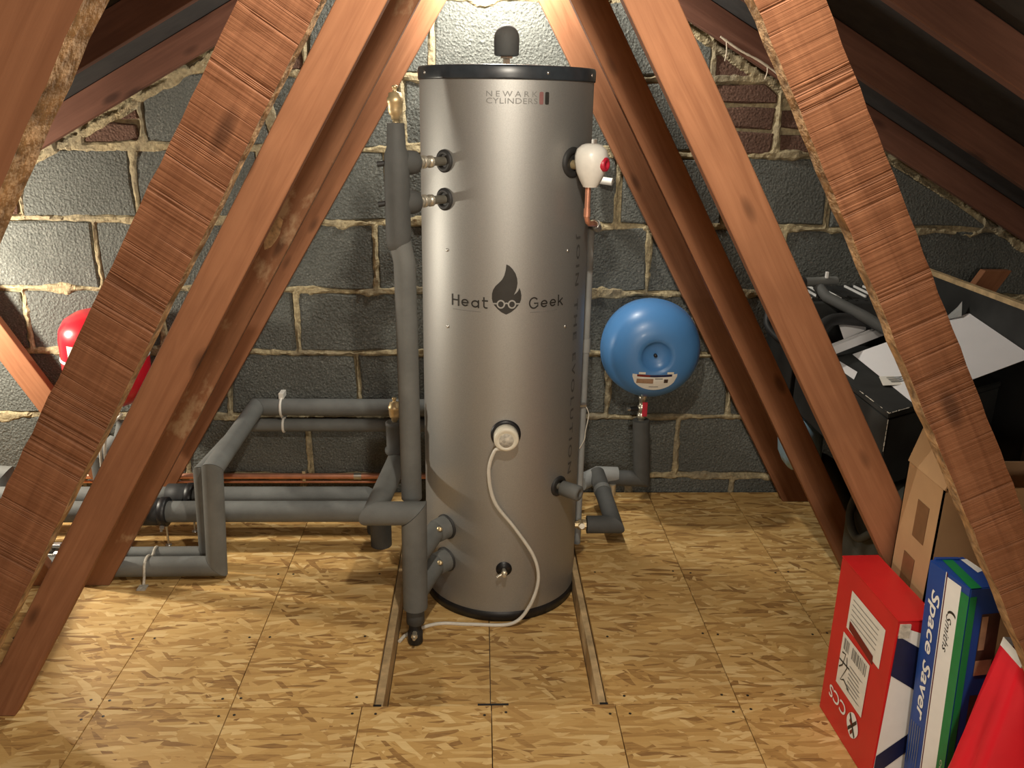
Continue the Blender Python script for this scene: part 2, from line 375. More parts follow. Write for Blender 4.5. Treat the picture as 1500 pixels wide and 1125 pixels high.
for c in range(9):
    e = [-3.25]+[x for x in VJ[c] if -3.2 < x < 3.2]+[3.25]
    for a, b in zip(e[:-1], e[1:]):
        z0, z1 = JZ[c]+.011, JZ[c+1]-.011
        p = clip_roof([(a+.011, max(z0, -.19)), (b-.011, max(z0, -.19)), (b-.011, z1), (a+.011, z1)])
        if not p: continue
        A = area(p); full = (b-a)*(z1-z0)
        if A < .004: continue
        if A < full*.42 or (b-a < .28 and c >= 5 and c != 7):
            zm = (z0+z1)/2       # verge made up in brick
            for lo, hi in ((z0, z0+.075), (z0+.092, z0+.167), (z0+.184, z1)):
                q = clip_roof([(a+.011, lo), (b-.011, lo), (b-.011, hi), (a+.011, hi)], .03)
                if q and area(q) > .0012: make_block(q, 'brick' if random.random() < .8 else 'block', 'brick')
        else: make_block(p, 'block', 'block')

# ------------------------------------------------------------------ roof slopes, other walls
m = MB(); zr = lambda x: roof_z(x)+.110
for s in (-1, 1):
    x1 = RX+s*4.35
    m.add([(RX, -2.8, zr(RX)), (RX, 3.62, zr(RX)), (x1, 3.62, zr(x1)), (x1, -2.8, zr(x1)), (RX, -2.8, zr(RX)+.02), (RX, 3.62, zr(RX)+.02), (x1, 3.62, zr(x1)+.02), (x1, -2.8, zr(x1)+.02)],
          [[0, 1, 2, 3], [4, 5, 6, 7], [0, 1, 5, 4], [1, 2, 6, 5], [2, 3, 7, 6], [3, 0, 4, 7]])
tag(m.build('ceiling', 'felt'), 'dark roofing felt on both slopes above the rafters', None, None, 'structure')
m = MB(); m.prism([(-4.3, -2.8, -.13), (4.3, -2.8, -.13), (4.3, -2.8, .05), (RX, -2.8, 2.44), (-4.3, -2.8, .05)], (0, -1, 0), .1)
tag(m.build('wall_front', 'plaster'), 'plain wall closing the loft behind the viewer', None, None, 'structure')

# ------------------------------------------------------------------ floor of strand boards with the sunken bay
floor = MB().box((-4.3, -2.8, -.16), (4.3, WY+.05, -.135)).build('floor', 'plaster')
tag(floor, 'pale strand board loft floor with a sunken bay under the cylinder', None, None, 'structure')
board_mesh = {}
def board(x0, x1, y0, y1, zt=0., th=.018):
    key = (round(x1-x0, 4), round(y1-y0, 4)); g = .0012
    if key not in board_mesh:
        b = MB().box((-(x1-x0)/2+g, -(y1-y0)/2+g, -th), ((x1-x0)/2-g, (y1-y0)/2-g, 0), bev=.0012)
        me = bpy.data.meshes.new('floor_board'); me.from_pydata(b.v, [], b.f); me.update(); me.materials.append(MT['osb']); board_mesh[key] = me
    o = bpy.data.objects.new('floor_board', board_mesh[key]); COL.objects.link(o); o.parent = floor; o.location = ((x0+x1)/2, (y0+y1)/2, zt); return o
SX = [-3.248, -2.883, -2.518, -2.153, -1.788, -1.423, -1.058, -.691, -.325, .040, .392, .749, 1.114, 1.479, 1.844, 2.209, 2.574, 2.939]
SY = 2.018; YB = WY-.012
for a, b in zip(SX[:-1], SX[1:]):
    board(a, b, -.40, SY); board(a, b, -2.78, -.40)
    if b < -.33: board(a, b if b < -.5 else -.293, SY, YB)
    elif a > .38: board(a if a > .5 else .372, b, SY, YB)
board(-.691, -.293, SY, YB); 
board(-.268, .040, SY+.02, YB, -.1); board(.040, .350, SY+.02, YB, -.1)
for x0, x1 in ((-.293, -.269), (.351, .372)):
    MB().box((x0, SY+.012, -.134), (x1, YB, -.019), bev=.002).build('bay_joist', 'pale', floor)
MB().box((-.293, SY-.03, -.134), (.372, SY-.001, -.019), bev=.001).build('bay_joist', 'pale', floor)
for x, wd in ((.045, .088), (-.283, .022), (.362, .024)):
    MB().box((x-wd/2, SY+.001, -.030), (x+wd/2, SY+.011, -.003)).build('joist_hanger', 'black', floor)
m = MB()
for sx in SX:
    for y in (SY+.035, SY-.035, SY+.33, SY-.33, SY+.72):
        for d in (-.03, .03):
            if -.3 < sx+d < .38 and y > SY: continue
            m.lathe([(.0042, 0), (.0042, .0006), (1e-6, .0002)], (sx+d+random.uniform(-.012, .012), y+random.uniform(-.008, .008), .0001), seg=8, smooth=False)
tag(m.build('screw_heads', 'ink', floor), None, None, None, 'stuff')

# ------------------------------------------------------------------ roof trusses
def beam(name, poly, y0, y1, mat, parent, d, rag=0.):
    """poly: (x,z) outline; local X runs along d so the grain follows the timber"""
    d = Vector((d[0], 0, d[1])).normalized(); yv = Vector((0, 1, 0)); zv = d.cross(yv)
    R = Matrix((d, yv, zv)).transposed(); c = Vector((sum(p[0] for p in poly)/len(poly), (y0+y1)/2, sum(p[1] for p in poly)/len(poly)))
    ring = []
    for i in range(len(poly)):
        a, b = Vector(poly[i]), Vector(poly[(i+1) % len(poly)]); n = max(1, int((b-a).length/.035)) if rag and (b-a).length > .5 else 1
        nn = Vector((-(b-a).y, (b-a).x)).normalized()
        for k in range(n): ring.append(a+(b-a)*k/n+nn*(random.uniform(-rag, rag) if k else 0))
    P3 = [Vector((p.x, 0, p.y)) for p in ring]; tri = geometry.tessellate_polygon([P3]); n = len(ring); RT = R.transposed()
    vs = [RT @ (Vector((p.x, y0, p.y))-c) for p in ring]+[RT @ (Vector((p.x, y1, p.y))-c) for p in ring]
    if rag: vs = [v+Vector((0, random.uniform(-rag, rag)*.5, 0)) for v in vs]
    fs = [list(f) for f in tri]+[[i+n for i in f][::-1] for f in tri]+[[i, (i+1) % n, n+(i+1) % n, n+i] for i in range(n)]
    me = bpy.data.meshes.new(name); me.from_pydata(vs, [], fs); me.update()
    bm = bmesh.new(); bm.from_mesh(me); bmesh.ops.recalc_face_normals(bm, faces=bm.faces[:])
    if not rag: bmesh.ops.bevel(bm, geom=[e for e in bm.edges if not e.is_manifold or e.calc_face_angle(0) > .6], offset=.002, segments=1, affect='EDGES')
    bm.to_mesh(me); bm.free()
    o = link(name, me, mat, parent); o.location = c-wloc(parent); o.rotation_euler = R.to_euler()
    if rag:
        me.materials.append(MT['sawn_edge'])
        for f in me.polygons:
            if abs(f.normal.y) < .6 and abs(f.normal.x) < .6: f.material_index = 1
    return o
TR = [  # y, left inner web (x0,x1,slope), right inner web, material left/right, raggedness, label
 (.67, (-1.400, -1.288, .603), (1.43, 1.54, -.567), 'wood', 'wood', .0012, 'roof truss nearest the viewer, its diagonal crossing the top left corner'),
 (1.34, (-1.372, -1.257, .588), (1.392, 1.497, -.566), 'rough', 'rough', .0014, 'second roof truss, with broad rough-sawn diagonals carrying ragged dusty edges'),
 (2.01, (-1.378, -1.269, .586), (1.361, 1.482, -.574), 'wood', 'wood', 0, 'third roof truss, with smooth orange-brown knotted diagonals footed by the floor seam'),
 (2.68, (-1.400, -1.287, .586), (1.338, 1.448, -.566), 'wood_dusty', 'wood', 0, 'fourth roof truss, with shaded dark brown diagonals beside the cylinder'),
 (3.34, (-1.425, -1.318, .606), (1.322, 1.436, -.563), 'wood', 'wood', 0, 'last roof truss, with bright orange diagonals standing against the block wall')]
for i, (y, L, Rr, ml, mr, rag, lab) in enumerate(TR):
    t = thing('roof_truss', (RX, y, 0), lab, 'roof truss', 'roof trusses of the loft')
    th = .019
    for (x0, x1, k), mt in ((L, ml), (Rr, mr)):
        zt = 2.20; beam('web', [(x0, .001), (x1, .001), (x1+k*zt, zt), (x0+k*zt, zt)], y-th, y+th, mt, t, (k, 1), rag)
    for s in (-1, 1):
        xe = RX+s*4.2; xa = RX+s*.002
        beam('rafter', [(xa, roof_z(xa)), (xe, roof_z(xe)), (xe, roof_z(xe)+.108), (xa, roof_z(xa)+.108)], y-th, y+th, 'rafter' if i < 4 else 'rafter_brown', t, (s, -.555))
    if i in (4,) : sides = (-1, 1)
    elif i in (2, 3): sides = (-1,)
    else: sides = ()
    for s in sides:
        zt = 1.02; beam('outer_web', [(RX+s*1.45, .001), (RX+s*1.56, .001), (RX+s*(1.56+.56*zt), zt), (RX+s*(1.45+.56*zt), zt)], y-th, y+th, 'wood', t, (s*.56, 1))
    if i == 3:
        pt = []
        for k in range(14):
            a = 2*PI*k/14; dx, dz = .020*math.cos(a)*random.uniform(.8, 1.1), .050*math.sin(a)*random.uniform(.85, 1.1); pt.append((-.633+dx+.5*dz, y-th-.0016, 1.232+dz))
        MB().prism(pt, (0, 1, 0), .0015).build('bare_patch', 'sawn_edge', t)['label'] = 'pale bare patch on the left diagonal'
cw = MB().tube(spline([(.872, 3.312, 1.868), (.95, 3.312, 1.822), (1.03, 3.312, 1.785), (1.125, 3.312, 1.727)], 8), [.0035+.002*random.random() for _ in range(25)], 6)
cw.tube(spline([(.895, 3.312, 1.855), (.900, 3.314, 1.82), (.897, 3.316, 1.785)], 6), .0022, 5).tube(spline([(1.055, 3.312, 1.772), (1.058, 3.314, 1.75), (1.052, 3.316, 1.725)], 6), .0022, 5)
tag(cw.build('cobweb', 'web'), 'pale cobweb thread hanging along the right gable rafter', 'cobweb')

# ------------------------------------------------------------------ hot water cylinder
CX, CY, CR = .084, 2.856, .275
cyl = thing('hot_water_cylinder', (CX, CY, -.1), 'tall silver hot water cylinder with flame logo and dark lid in the sunken bay', 'water cylinder')
MB().lathe([(CR, -.062), (CR, 1.69)], (CX, CY, 0), seg=96).build('jacket', 'steel', cyl)
MB().lathe([(CR-.006, -.1), (CR+.003, -.098), (CR+.003, -.064), (CR-.004, -.060)], (CX, CY, 0), seg=96).build('base_ring', 'black', cyl)
lid = MB().lathe([(CR-.01, 1.688), (CR+.0035, 1.689), (CR+.0045, 1.694), (CR+.0045, 1.722), (CR+.001, 1.728), (CR-.03, 1.730), (1e-5, 1.733)], (CX, CY, 0), seg=96).build('lid', 'lid', cyl)
def cpos(a, z, r=CR): a = math.radians(a); return Vector((CX+r*math.sin(a), CY-r*math.cos(a), z))
def cnor(a): a = math.radians(a); return Vector((math.sin(a), -math.cos(a), 0))
for a in (-64, 23.5, 66):
    MB().lathe([(.005, 0), (.0045, .0018), (1e-5, .003)], cpos(a, 1.708, CR+.0045), cnor(a), 10).build('lid_screw', 'steelz', lid)
for a, z in ((-42, 1.188), (-42, .944), (44.6, 1.189), (44.6, .945)):
    MB().lathe([(.0055, 0), (.005, .002), (.002, .0032), (1e-5, .002)], cpos(a, z), cnor(a), 12).build('jacket_screw', 'steelz', cyl)
def wrap(vs, a0, z0, lift): return [cpos(a0+math.degrees(x/CR), z0+y, CR+lift) for x, y in vs]
def dice(vs, fs, L=.009):
    vs = [tuple(v) for v in vs]; out = []; todo = []
    for f in fs: todo += [(f[0], f[i], f[i+1]) for i in range(1, len(f)-1)]
    mid = {}
    while todo:
        t = todo.pop(); d = [(abs(vs[t[i]][0]-vs[t[(i+1) % 3]][0]), i) for i in range(3)]; m_, i = max(d)
        if m_ <= L: out.append(list(t)); continue
        a, b, c = t[i], t[(i+1) % 3], t[(i+2) % 3]; k = (min(a, b), max(a, b))
        if k not in mid: mid[k] = len(vs); vs.append(((vs[a][0]+vs[b][0])/2, (vs[a][1]+vs[b][1])/2))
        todo += [(a, mid[k], c), (mid[k], b, c)]
    return vs, out
def decal(vs, fs, mat, a0, z0, name, lift=.0010):
    vs, fs = dice(vs, fs); return MB().add(wrap(vs, a0, z0, lift), fs).build(name, mat, cyl)
# stroke lettering, cap height 1
def glyphs(word):
    g = dict(H=([[(0, 0), (0, 1)], [(.62, 0), (.62, 1)], [(0, .52), (.62, .52)]], .62),
             e=([[(0, .36), (.58, .36)]+arc(.29, .36, .29, 0, 318)], .58),
             a=([arc(.29, .34, .29, 0, 360, 20), [(.58, .68), (.58, 0)]], .58),
             t=([[(.12, 1), (.12, .24)]+arc(.32, .22, .20, 180, 290, 8), [(.0, .70), (.42, .70)]], .42),
             G=([arc(.40, .5, .40, 45, 335, 20, .5)[:-1]+[(.78, .18), (.78, .46), (.46, .46)]], .78),
             k=([[(0, 0), (0, 1)], [(.48, .66), (.02, .30)], [(.17, .42), (.52, 0)]], .50))
    out = []; x = 0
    for ch in word:
        ps, wd = g[ch]; out += [[(px+x, py) for px, py in p] for p in ps]; x += wd+.34
    return out, x-.34
for word, a0, a1, zb in (('Heat', -37.6, -12.2, 1.019), ('Geek', 15.2, 40.6, 1.019)):
    ps, wd = glyphs(word); W_ = math.radians(a1-a0)*CR; h = .033
    vs, fs = stroke([[(x/wd*W_, y*h) for x, y in p] for p in ps], .0046)
    decal(vs, fs, 'ink', a0, zb, 'lettering')
    decal(*stroke([[(W_*.02+i*W_*.80/8, 0) for i in range(9)]], .0016), 'greyink', a0, zb-.013, 'strapline')
k7 = 1/7.143/478.   # logo drawn in its own units
fl = [(735, 145), (765, 158), (800, 190), (832, 235), (850, 285), (855, 330), (850, 375), (838, 412), (818, 450), (846, 430), (864, 408), (876, 380), (890, 412), (899, 455), (897, 495), (884, 530), (868, 556), (835, 592), (790, 627), (740, 650), (690, 627), (645, 592), (612, 556), (598, 530), (587, 490), (588, 440), (600, 400), (625, 362), (660, 330), (692, 298), (714, 258), (728, 205)]
P = [((x-741)*k7, (650-y)*k7*1.06) for x, y in fl]; tri = geometry.tessellate_polygon([[Vector((x, y, 0)) for x, y in P]])
decal(P, [list(f) for f in tri], 'ink', 0, 1.001, 'flame_emblem')
gl = [[((x-741)*k7, (650-y)*k7*1.06) for x, y in p] for p in (arc(683, 545, 37, 0, 360, 24), arc(800, 545, 37, 0, 360, 24), [(718, 540), (741, 533), (765, 540)], [(598, 540), (648, 540)], [(835, 540), (893, 540)], [(612, 556), (645, 575)], [(838, 575), (868, 556)])]
vs, fs = stroke(gl[:5], 15*k7); decal(vs, fs, 'steel', 0, 1.001, 'emblem_glasses', .0016)
for txt, z, h in (('NEWARK', 1.6415, .0155), ('CYLINDERS', 1.6225, .0155)):
    vs, fs = fit_text(txt, .150, h, spacing=1.5 if txt == 'NEWARK' else 1.05); decal(vs, fs, 'greyink', -14, z, 'maker_lettering')
for dx, mt in ((.156, 'redink'), (.174, 'ink')):
    rr_ = [(dx+.006+.006*math.copysign(abs(math.cos(t))**.4, math.cos(t))*1.1, .0175+.0175*math.copysign(abs(math.sin(t))**.3, math.sin(t))) for t in [2*PI*i/20 for i in range(20)]]
    decal(rr_, [list(range(20))], mt, -14, 1.6215, 'maker_mark')
vs, fs = fit_text('JOIN THE EVOLUTION', .825, .031, spacing=1.35, bold=.012); tag(decal([(y, -x) for x, y in vs], fs, 'sideink', 52.5, 1.236, 'side_lettering', .0014), None, None, None, 'stuff')
# grommets and fittings on the jacket
for a, z, r in ((-44, 1.455, .034), (-44, 1.342, .034), (-45, .228, .045), (-45.5, .100, .045), (46, 1.456, .046), (43.6, .384, .036)):
    MB().lathe([(r, -.012), (r, .003), (r*.86, .007), (r*.6, .007), (r*.55, .002)], cpos(a, z), cnor(a), 28).build('grommet', 'rubber', cyl)
n0 = cnor(1)
bo = MB().lathe([(.049, -.006), (.049, .003), (.043, .006)], cpos(.9, .603), n0, 36).build('immersion_recess', 'black', cyl)
im = MB().lathe([(.036, .0), (.040, .004), (.0405, .040), (.037, .045), (.030, .046), (.028, .0445), (1e-5, .0445)], cpos(.9, .600), n0, 40).build('immersion_heater_cap', 'cream', cyl)
MB().lathe([(.024, 0), (.023, .0012), (1e-5, .0014)], cpos(.9, .598, CR+.0446), n0, 28).build('cap_label', 'grit', im)
MB().lathe([(.027, -.004), (.0275, .0012), (1e-5, .0012)], cpos(1, .108), n0, 32).build('drain_opening', 'black', cyl)
dr_ = MB().lathe([(.008, 0), (.008, .014), (.011, .015), (.011, .026), (.007, .027), (.007, .040), (1e-5, .041)], cpos(1, .104), n0, 6, False).tube([cpos(1, .102, CR+.02), cpos(-2.2, .096, CR+.024), cpos(-3.6, .090, CR+.026)], .0055, 8).build('drain_valve', 'nickel', cyl)
# insulated fitting on the lid
tp = MB().lathe([(.034, 1.764), (.0385, 1.768), (.0395, 1.810)]+[(.0395*math.cos(t), 1.815+.042*math.sin(t)) for t in [PI/2*i/8 for i in range(8)]]+[(1e-5, 1.857)], (CX-.002, CY, 0), seg=32).build('foam_cap', 'foam_dark', cyl)
MB().lathe([(.017, 1.73), (.017, 1.742), (.012, 1.743), (.012, 1.756), (.021, 1.757), (.021, 1.768)], (CX-.002, CY, 0), seg=6, smooth=False).build('lid_fitting', 'nickel', cyl)

# temperature relief valve: white cover, red cap, copper tail
na = cnor(46); p0 = cpos(46, 1.450)
rv = thing('relief_valve', tuple(p0), 'white relief valve cover with red cap high on the cylinder side', 'valve')
ctr = p0+na*.070
m = MB().lathe([(.022, -.062), (.024, -.058), (.033, -.042), (.044, -.018), (.050, .010), (.050, .030), (.044, .048), (.030, .060), (.018, .064), (1e-5, .065)], ctr, (0, 0, 1), 10)
for v in m.v:
    q = v-ctr; v.x = ctr.x+q.x*1.02
m.build('valve_cover', 'white', rv)
MB().lathe([(.014, 0), (.014, .05)], p0, na, 16).build('valve_neck', 'brass', rv)
cd = Vector((.80, -.60, 0)).normalized(); cap = MB().lathe([(.021, .034), (.0205, .052), (.016, .055), (.010, .054), (.009, .050), (1e-5, .050)], ctr+Vector((0, 0, .006)), cd, 20).build('red_cap', 'redcap', rv)
cx0 = ctr-Vector((0, 0, .05)); q0 = Vector((cx0.x-.006, cx0.y, 1.392)); q1 = Vector((q0.x, q0.y, 1.298)); q2 = q1+Vector((.012, .02, -.022)); q3 = q1+Vector((.04, .085, -.030))
MB().tube([q0, q1+Vector((0, 0, .012)), q1, q1+Vector((.004, .007, -.014)), q2, q3], .0085, 14).build('copper_tail', 'copper', rv)
MB().lathe([(.0105, -.012), (.0105, .012)], q1+Vector((0, 0, .014)), (0, 0, 1), 14).build('solder_collar', 'copper', rv)
MB().tube(spline([q2+Vector((.012, .01, .012)), q2+Vector((.026, .015, .004)), q2+Vector((.028, .016, -.012)), q2+Vector((.018, .012, -.016))], 4), .003, 6).build('wire_loop', 'steelz', rv)
# grey discharge pipe beside the cylinder
dp = thing('discharge_pipe', (.381, 2.935, -.1), 'slim grey discharge pipe running down behind the right of the cylinder', 'pipe')
MB().tube([q3, (q3.x+.01, q3.y+.03, 1.25), (.385, 2.955, 1.225), (.385, 2.96, 1.19), (.385, 2.96, -.08)], .0135, 14).build('pipe_run', 'foam_light', dp)
MB().lathe([(.017, -.025), (.017, .025)], (.385, 2.96, .80), (0, 0, 1), 14).build('pipe_socket', 'foam_light', dp)
# white overflow stubs on the wall
ws = thing('overflow_pipe', (.48, 3.405, 1.35), 'white plastic overflow pipe stub on the wall beside the relief valve', 'pipe')
MB().tube([(.430, 3.385, 1.50), (.430, 3.385, 1.372), (.432, 3.385, 1.360), (.444, 3.384, 1.350), (.46, 3.382, 1.348), (.512, 3.36, 1.343)], .0145, 14).build('pipe_run', 'white', ws)
MB().lathe([(.019, 0), (.019, .03)], (.430, 3.385, 1.47), (0, 0, 1), 14).build('pipe_socket', 'white', ws)
MB().box((.418, 3.398, 1.42), (.442, 3.434, 1.44)).build('pipe_clip', 'white', ws)

# ------------------------------------------------------------------ pipework helper: sleeve runs with mitred joints
def sleeves(parent, pts, r, mat='foam', name='foam_sleeve'):
    P = [Vector(p) for p in pts]; n = len(P); out = []
    for i in range(n-1):
        d = (P[i+1]-P[i]).normalized()
        na_ = ((P[i]-P[i-1]).normalized()+d).normalized() if i else None
        nb_ = ((P[i+2]-P[i+1]).normalized()+d).normalized() if i < n-2 else None
        g = d*.0008
        out.append(MB().leg(P[i]+(g if i else g*0), P[i+1]-(g if i < n-2 else g*0), r if not hasattr(r, '__len__') else r[i], na_, nb_).build(name, mat, parent))
    return out
def vent(parent, p, s=1., mat='brass'):
    v = MB().lathe([(.009*s, 0), (.009*s, .008*s), (.013*s, .009*s), (.013*s, .018*s), (.018*s, .022*s), (.021*s, .034*s), (.0215*s, .052*s), (.0235*s, .054*s), (.0235*s, .066*s), (.020*s, .069*s), (.018*s, .080*s), (.006*s, .083*s), (.006*s, .092*s), (.0085*s, .093*s), (.0085*s, .099*s), (1e-5, .101*s)], p, (0, 0, 1), 20).build('air_vent', mat, parent)
    return v
# tall riser beside the cylinder
ri = thing('insulated_riser', (-.225, 2.53, -.1), 'tall grey insulated riser with brass air vent at the cylinder\'s left', 'pipe')
TX, TY = -.238, 2.53
MB().lathe([(.0245, 1.565), (.0275, 1.50), (.0355, 1.478), (.037, 1.40), (.037, 1.27), (.0365, 1.232), (.031, 1.212), (.024, 1.204)], (TX, TY, 0), (0, 0, 1), 28).build('foam_manifold', 'foam_dark', ri)
vent(ri, (TX, TY, 1.566), 1.0)
for z, sx in ((1.455, 0), (1.342, 0)):
    a = Vector((TX, TY, z)); b = cpos(-44, z); d = (b-a).normalized(); L = (b-a).length
    MB().lathe([(.034, .01), (.035, .045), (.033, .068), (.026, .074)], a, d, 24).build('foam_branch', 'foam_dark', ri)
    MB().lathe([(.013, .07), (.017, .072), (.0185, .082), (.0185, .092), (.0155, .094), (.019, .096), (.019, .106), (.0145, .109), (.0145, .12), (.018, .122), (.018, .132), (.013, .134), (.013, L+.004)], a, d, 24).build('compression_fitting', 'nickel', ri)
    MB().tube([a+Vector((-.03, 0, 0)), a+Vector((-.056, -.002, -.004))], .008, 10).build('probe_stub', 'rubber', ri)
MB().tube([(TX+.004, TY, 1.23), (TX+.016, TY, 1.17), (-.219, TY, .95), (-.217, TY, .60), (-.216, TY, .40)], .033, 24).build('foam_sleeve', 'foam', ri)

# lower return: stub with vent, run forward, across and down
lo = thing('insulated_return', (-.205, 2.45, -.1), 'grey insulated return pipe stepping across and down at the cylinder\'s lower left', 'pipe')
sleeves(lo, [(-.286, 2.795, .420), (-.330, 2.45, .385), (-.203, 2.45, .385), (-.205, 2.45, .045)], [.036, .038, .0405])
MB().lathe([(.0355, 0), (.037, .004), (.037, .016), (.031, .018), (.031, .100), (.033, .102), (.033, .114), (.028, .116)], (-.292, 2.80, .447), (0, 0, 1), 22).build('vent_stub', 'foam_dark', lo)
vent(lo, (-.292, 2.80, .560), .92)
for z in (.228, .100):
    b = cpos(-45, z)+cnor(-45)*.052; a = Vector((-.205, 2.45, z-.012)); d = (b-a).normalized(); L = (b-a).length
    MB().leg(a, b+d*.012, .034).build('foam_branch', 'foam', lo)
    MB().lathe([(.040, -.004), (.040, .044), (.035, .048), (.020, .048)], cpos(-45, z), cnor(-45), 24).build('foam_collar', 'foam', lo)
    MB().lathe([(.008, 0), (.008, .014), (.004, .016)], b+Vector((.02, -.026, .022)), (-.3, -.8, .5), 8, False).build('bleed_screw', 'brass', lo)
MB().lathe([(.024, -.02), (.030, -.015), (.030, .02), (.026, .046)], (-.206, 2.455, 0), (0, 0, 1), 20).build('foam_tail', 'foam_dark', lo)
MB().lathe([(.020, -.098), (.025, -.094), (.025, -.055), (.021, -.05), (.021, -.02)], (-.208, 2.46, 0), (0, 0, 1), 16).build('drain_boss', 'rubber', lo)
MB().lathe([(.008, 0), (.008, .012), (.011, .013), (.011, .022), (.005, .023), (.005, .034), (1e-5, .035)], (-.208, 2.437, -.045), (0, -1, -.15), 6, False).build('drain_cock', 'nickel', lo)

# immersion heater cable
ca = [(.078, 2.545, .566), (.052, 2.550, .556), (.034, 2.556, .480), (.055, 2.562, .369), (.125, 2.565, .268), (.189, 2.563, .165), (.206, 2.560, .073), (.177, 2.555, -.025), (.115, 2.548, -.088), (-.023, 2.556, -.0945), (-.142, 2.560, -.0945), (-.234, 2.505, -.0945), (-.262, 2.46, -.0945)]
tag(MB().tube(spline(ca, 8), .0062, 10).build('heater_cable', 'cable'), 'white cable curving down from the immersion heater cap to the bay floor', 'cable')

# ------------------------------------------------------------------ pipe runs to the left
pA = thing('insulated_pipe_run', (-.56, 3.37, .41), 'thick grey insulated pipe, upper wall run dropping down to the floor', 'pipe')
sleeves(pA, [(-.03, 3.375, .410), (-.922, 3.375, .410), (-.908, 2.715, .418), (-.926, 2.715, .046), (-2.35, 2.70, .046)], .0355)
pB = thing('insulated_pipe_run', (-.56, 3.38, .32), 'thinner grey insulated pipe just below the upper wall run', 'pipe')
sleeves(pB, [(-.03, 3.392, .325), (-.985, 3.392, .325), (-.975, 2.80, .372), (-.985, 2.80, .046), (-2.35, 2.785, .046)], .0285)
sl = MB()
for z, r in ((.410, .0355), (.325, .0285)):
    c = thing('pipe_clip', (-.818, 3.38, z), 'white strap clip on the %s wall pipe' % ('upper' if z > .4 else 'lower'), 'pipe clip', 'white pipe clips on the wall')
    y = 3.375 if z > .4 else 3.392; R_ = r+.0015
    MB().tube([(-.818, y+R_*math.cos(t), z+R_*math.sin(t)) for t in [PI*.25+PI*1.5*i/16 for i in range(17)]], .0055, 8).build('strap', 'white', c)
    MB().box((-.828, y-.004, z+R_-.002), (-.808, 3.43, z+R_+.022 if z > .4 else z+R_+.006), bev=.001).build('foot', 'white', c)
sc = thing('saddle_clip', (-1.165, 2.70, 0), 'white saddle strap holding the two floor pipes down', 'pipe clip')
MB().tube([(-1.165, 2.655, .006), (-1.165, 2.668, .03)]+[(-1.165, 2.712+.0385*math.cos(t), .046+.0385*math.sin(t)) for t in [PI*.9-PI*.75*i/10 for i in range(11)]]+[(-1.165, 2.79+.031*math.cos(t), .046+.031*math.sin(t)) for t in [PI*.75-PI*.75*i/8 for i in range(9)]], .005, 8).build('strap', 'grit', sc)
MB().box((-1.180, 2.625, .0005), (-1.150, 2.66, .006), bev=.001).build('foot', 'grit', sc)
for y, z, lab in ((3.06, .150, 'rear of two grey insulated floor-level pipes running left from the cylinder'), (2.95, .142, 'front of two grey insulated floor-level pipes held by black clamps')):
    p = thing('insulated_pipe_run', (-1.2, y, z), lab, 'pipe'); r = .040
    x1 = -.40 if y > 3 else -.372
    for a, b in ((-2.35, -1.42), (-1.418, x1)):
        MB().leg((a, y, z), (b, y, z), r, None, (1, 0, 1) if b > -1 else None).build('foam_sleeve', 'foam', p)
    MB().leg((x1, y, z), (x1, y, -.01), r, (1, 0, -1)).build('foam_sleeve', 'foam_dark', p)
for x, y, z, lab in ((-1.215, 2.95, .142, 'black rubber-lined clamp round the front insulated pipe on a bolt'), (-1.150, 3.06, .150, 'black rubber-lined clamp round the rear insulated pipe')):
    c = thing('pipe_clamp', (x, y, 0), lab, 'pipe clamp', 'black pipe clamps')
    MB().lathe([(.041, -.045), (.052, -.043), (.052, .043), (.041, .045)], (x-.01, y, z), (1, 0, 0), 28).build('rubber_sleeve', 'rubber', c)
    MB().lathe([(.053, -.014), (.056, -.012), (.056, .012), (.053, .014)], (x+.035, y, z), (1, 0, 0), 28).build('clamp_band', 'black', c)
    MB().lathe([(.009, 0), (.009, .012), (.005, .013), (.005, .022), (1e-5, .022)], (x+.035, y-.040, z-.040), (0, -.7, -.7), 6, False).build('clamp_bolt', 'steelz', c)
    MB().tube([(x+.035, y, z-.055), (x+.035, y, .002)], .0045, 8).build('threaded_rod', 'steelz', c)
    MB().lathe([(.012, 0), (.012, .004), (.007, .005)], (x+.035, y, .0008), (0, 0, 1), 12).build('rod_foot', 'steelz', c)
cu = thing('copper_pipe', (-1.2, 3.40, .086), 'bare copper pipe running along the foot of the block wall', 'pipe')
MB().tube([(-2.5, 3.398, .086), (-.10, 3.398, .086)], .0125, 16).build('pipe_run', 'copper', cu)
MB().tube([(-2.5, 3.405, .056), (-.42, 3.405, .056)], .0055, 10).build('thin_pipe', 'copper', cu)
for x in (-1.16, -.52, -1.75): MB().lathe([(.0150, -.016), (.0150, .016)], (x, 3.398, .086), (1, 0, 0), 16).build('soldered_joint', 'copper' if x < -.6 else 'solder', cu)
for x in (-1.45, -.75): MB().box((x-.007, 3.395, .062), (x+.007, 3.432, .110), bev=.001).build('bracket', 'solder', cu)
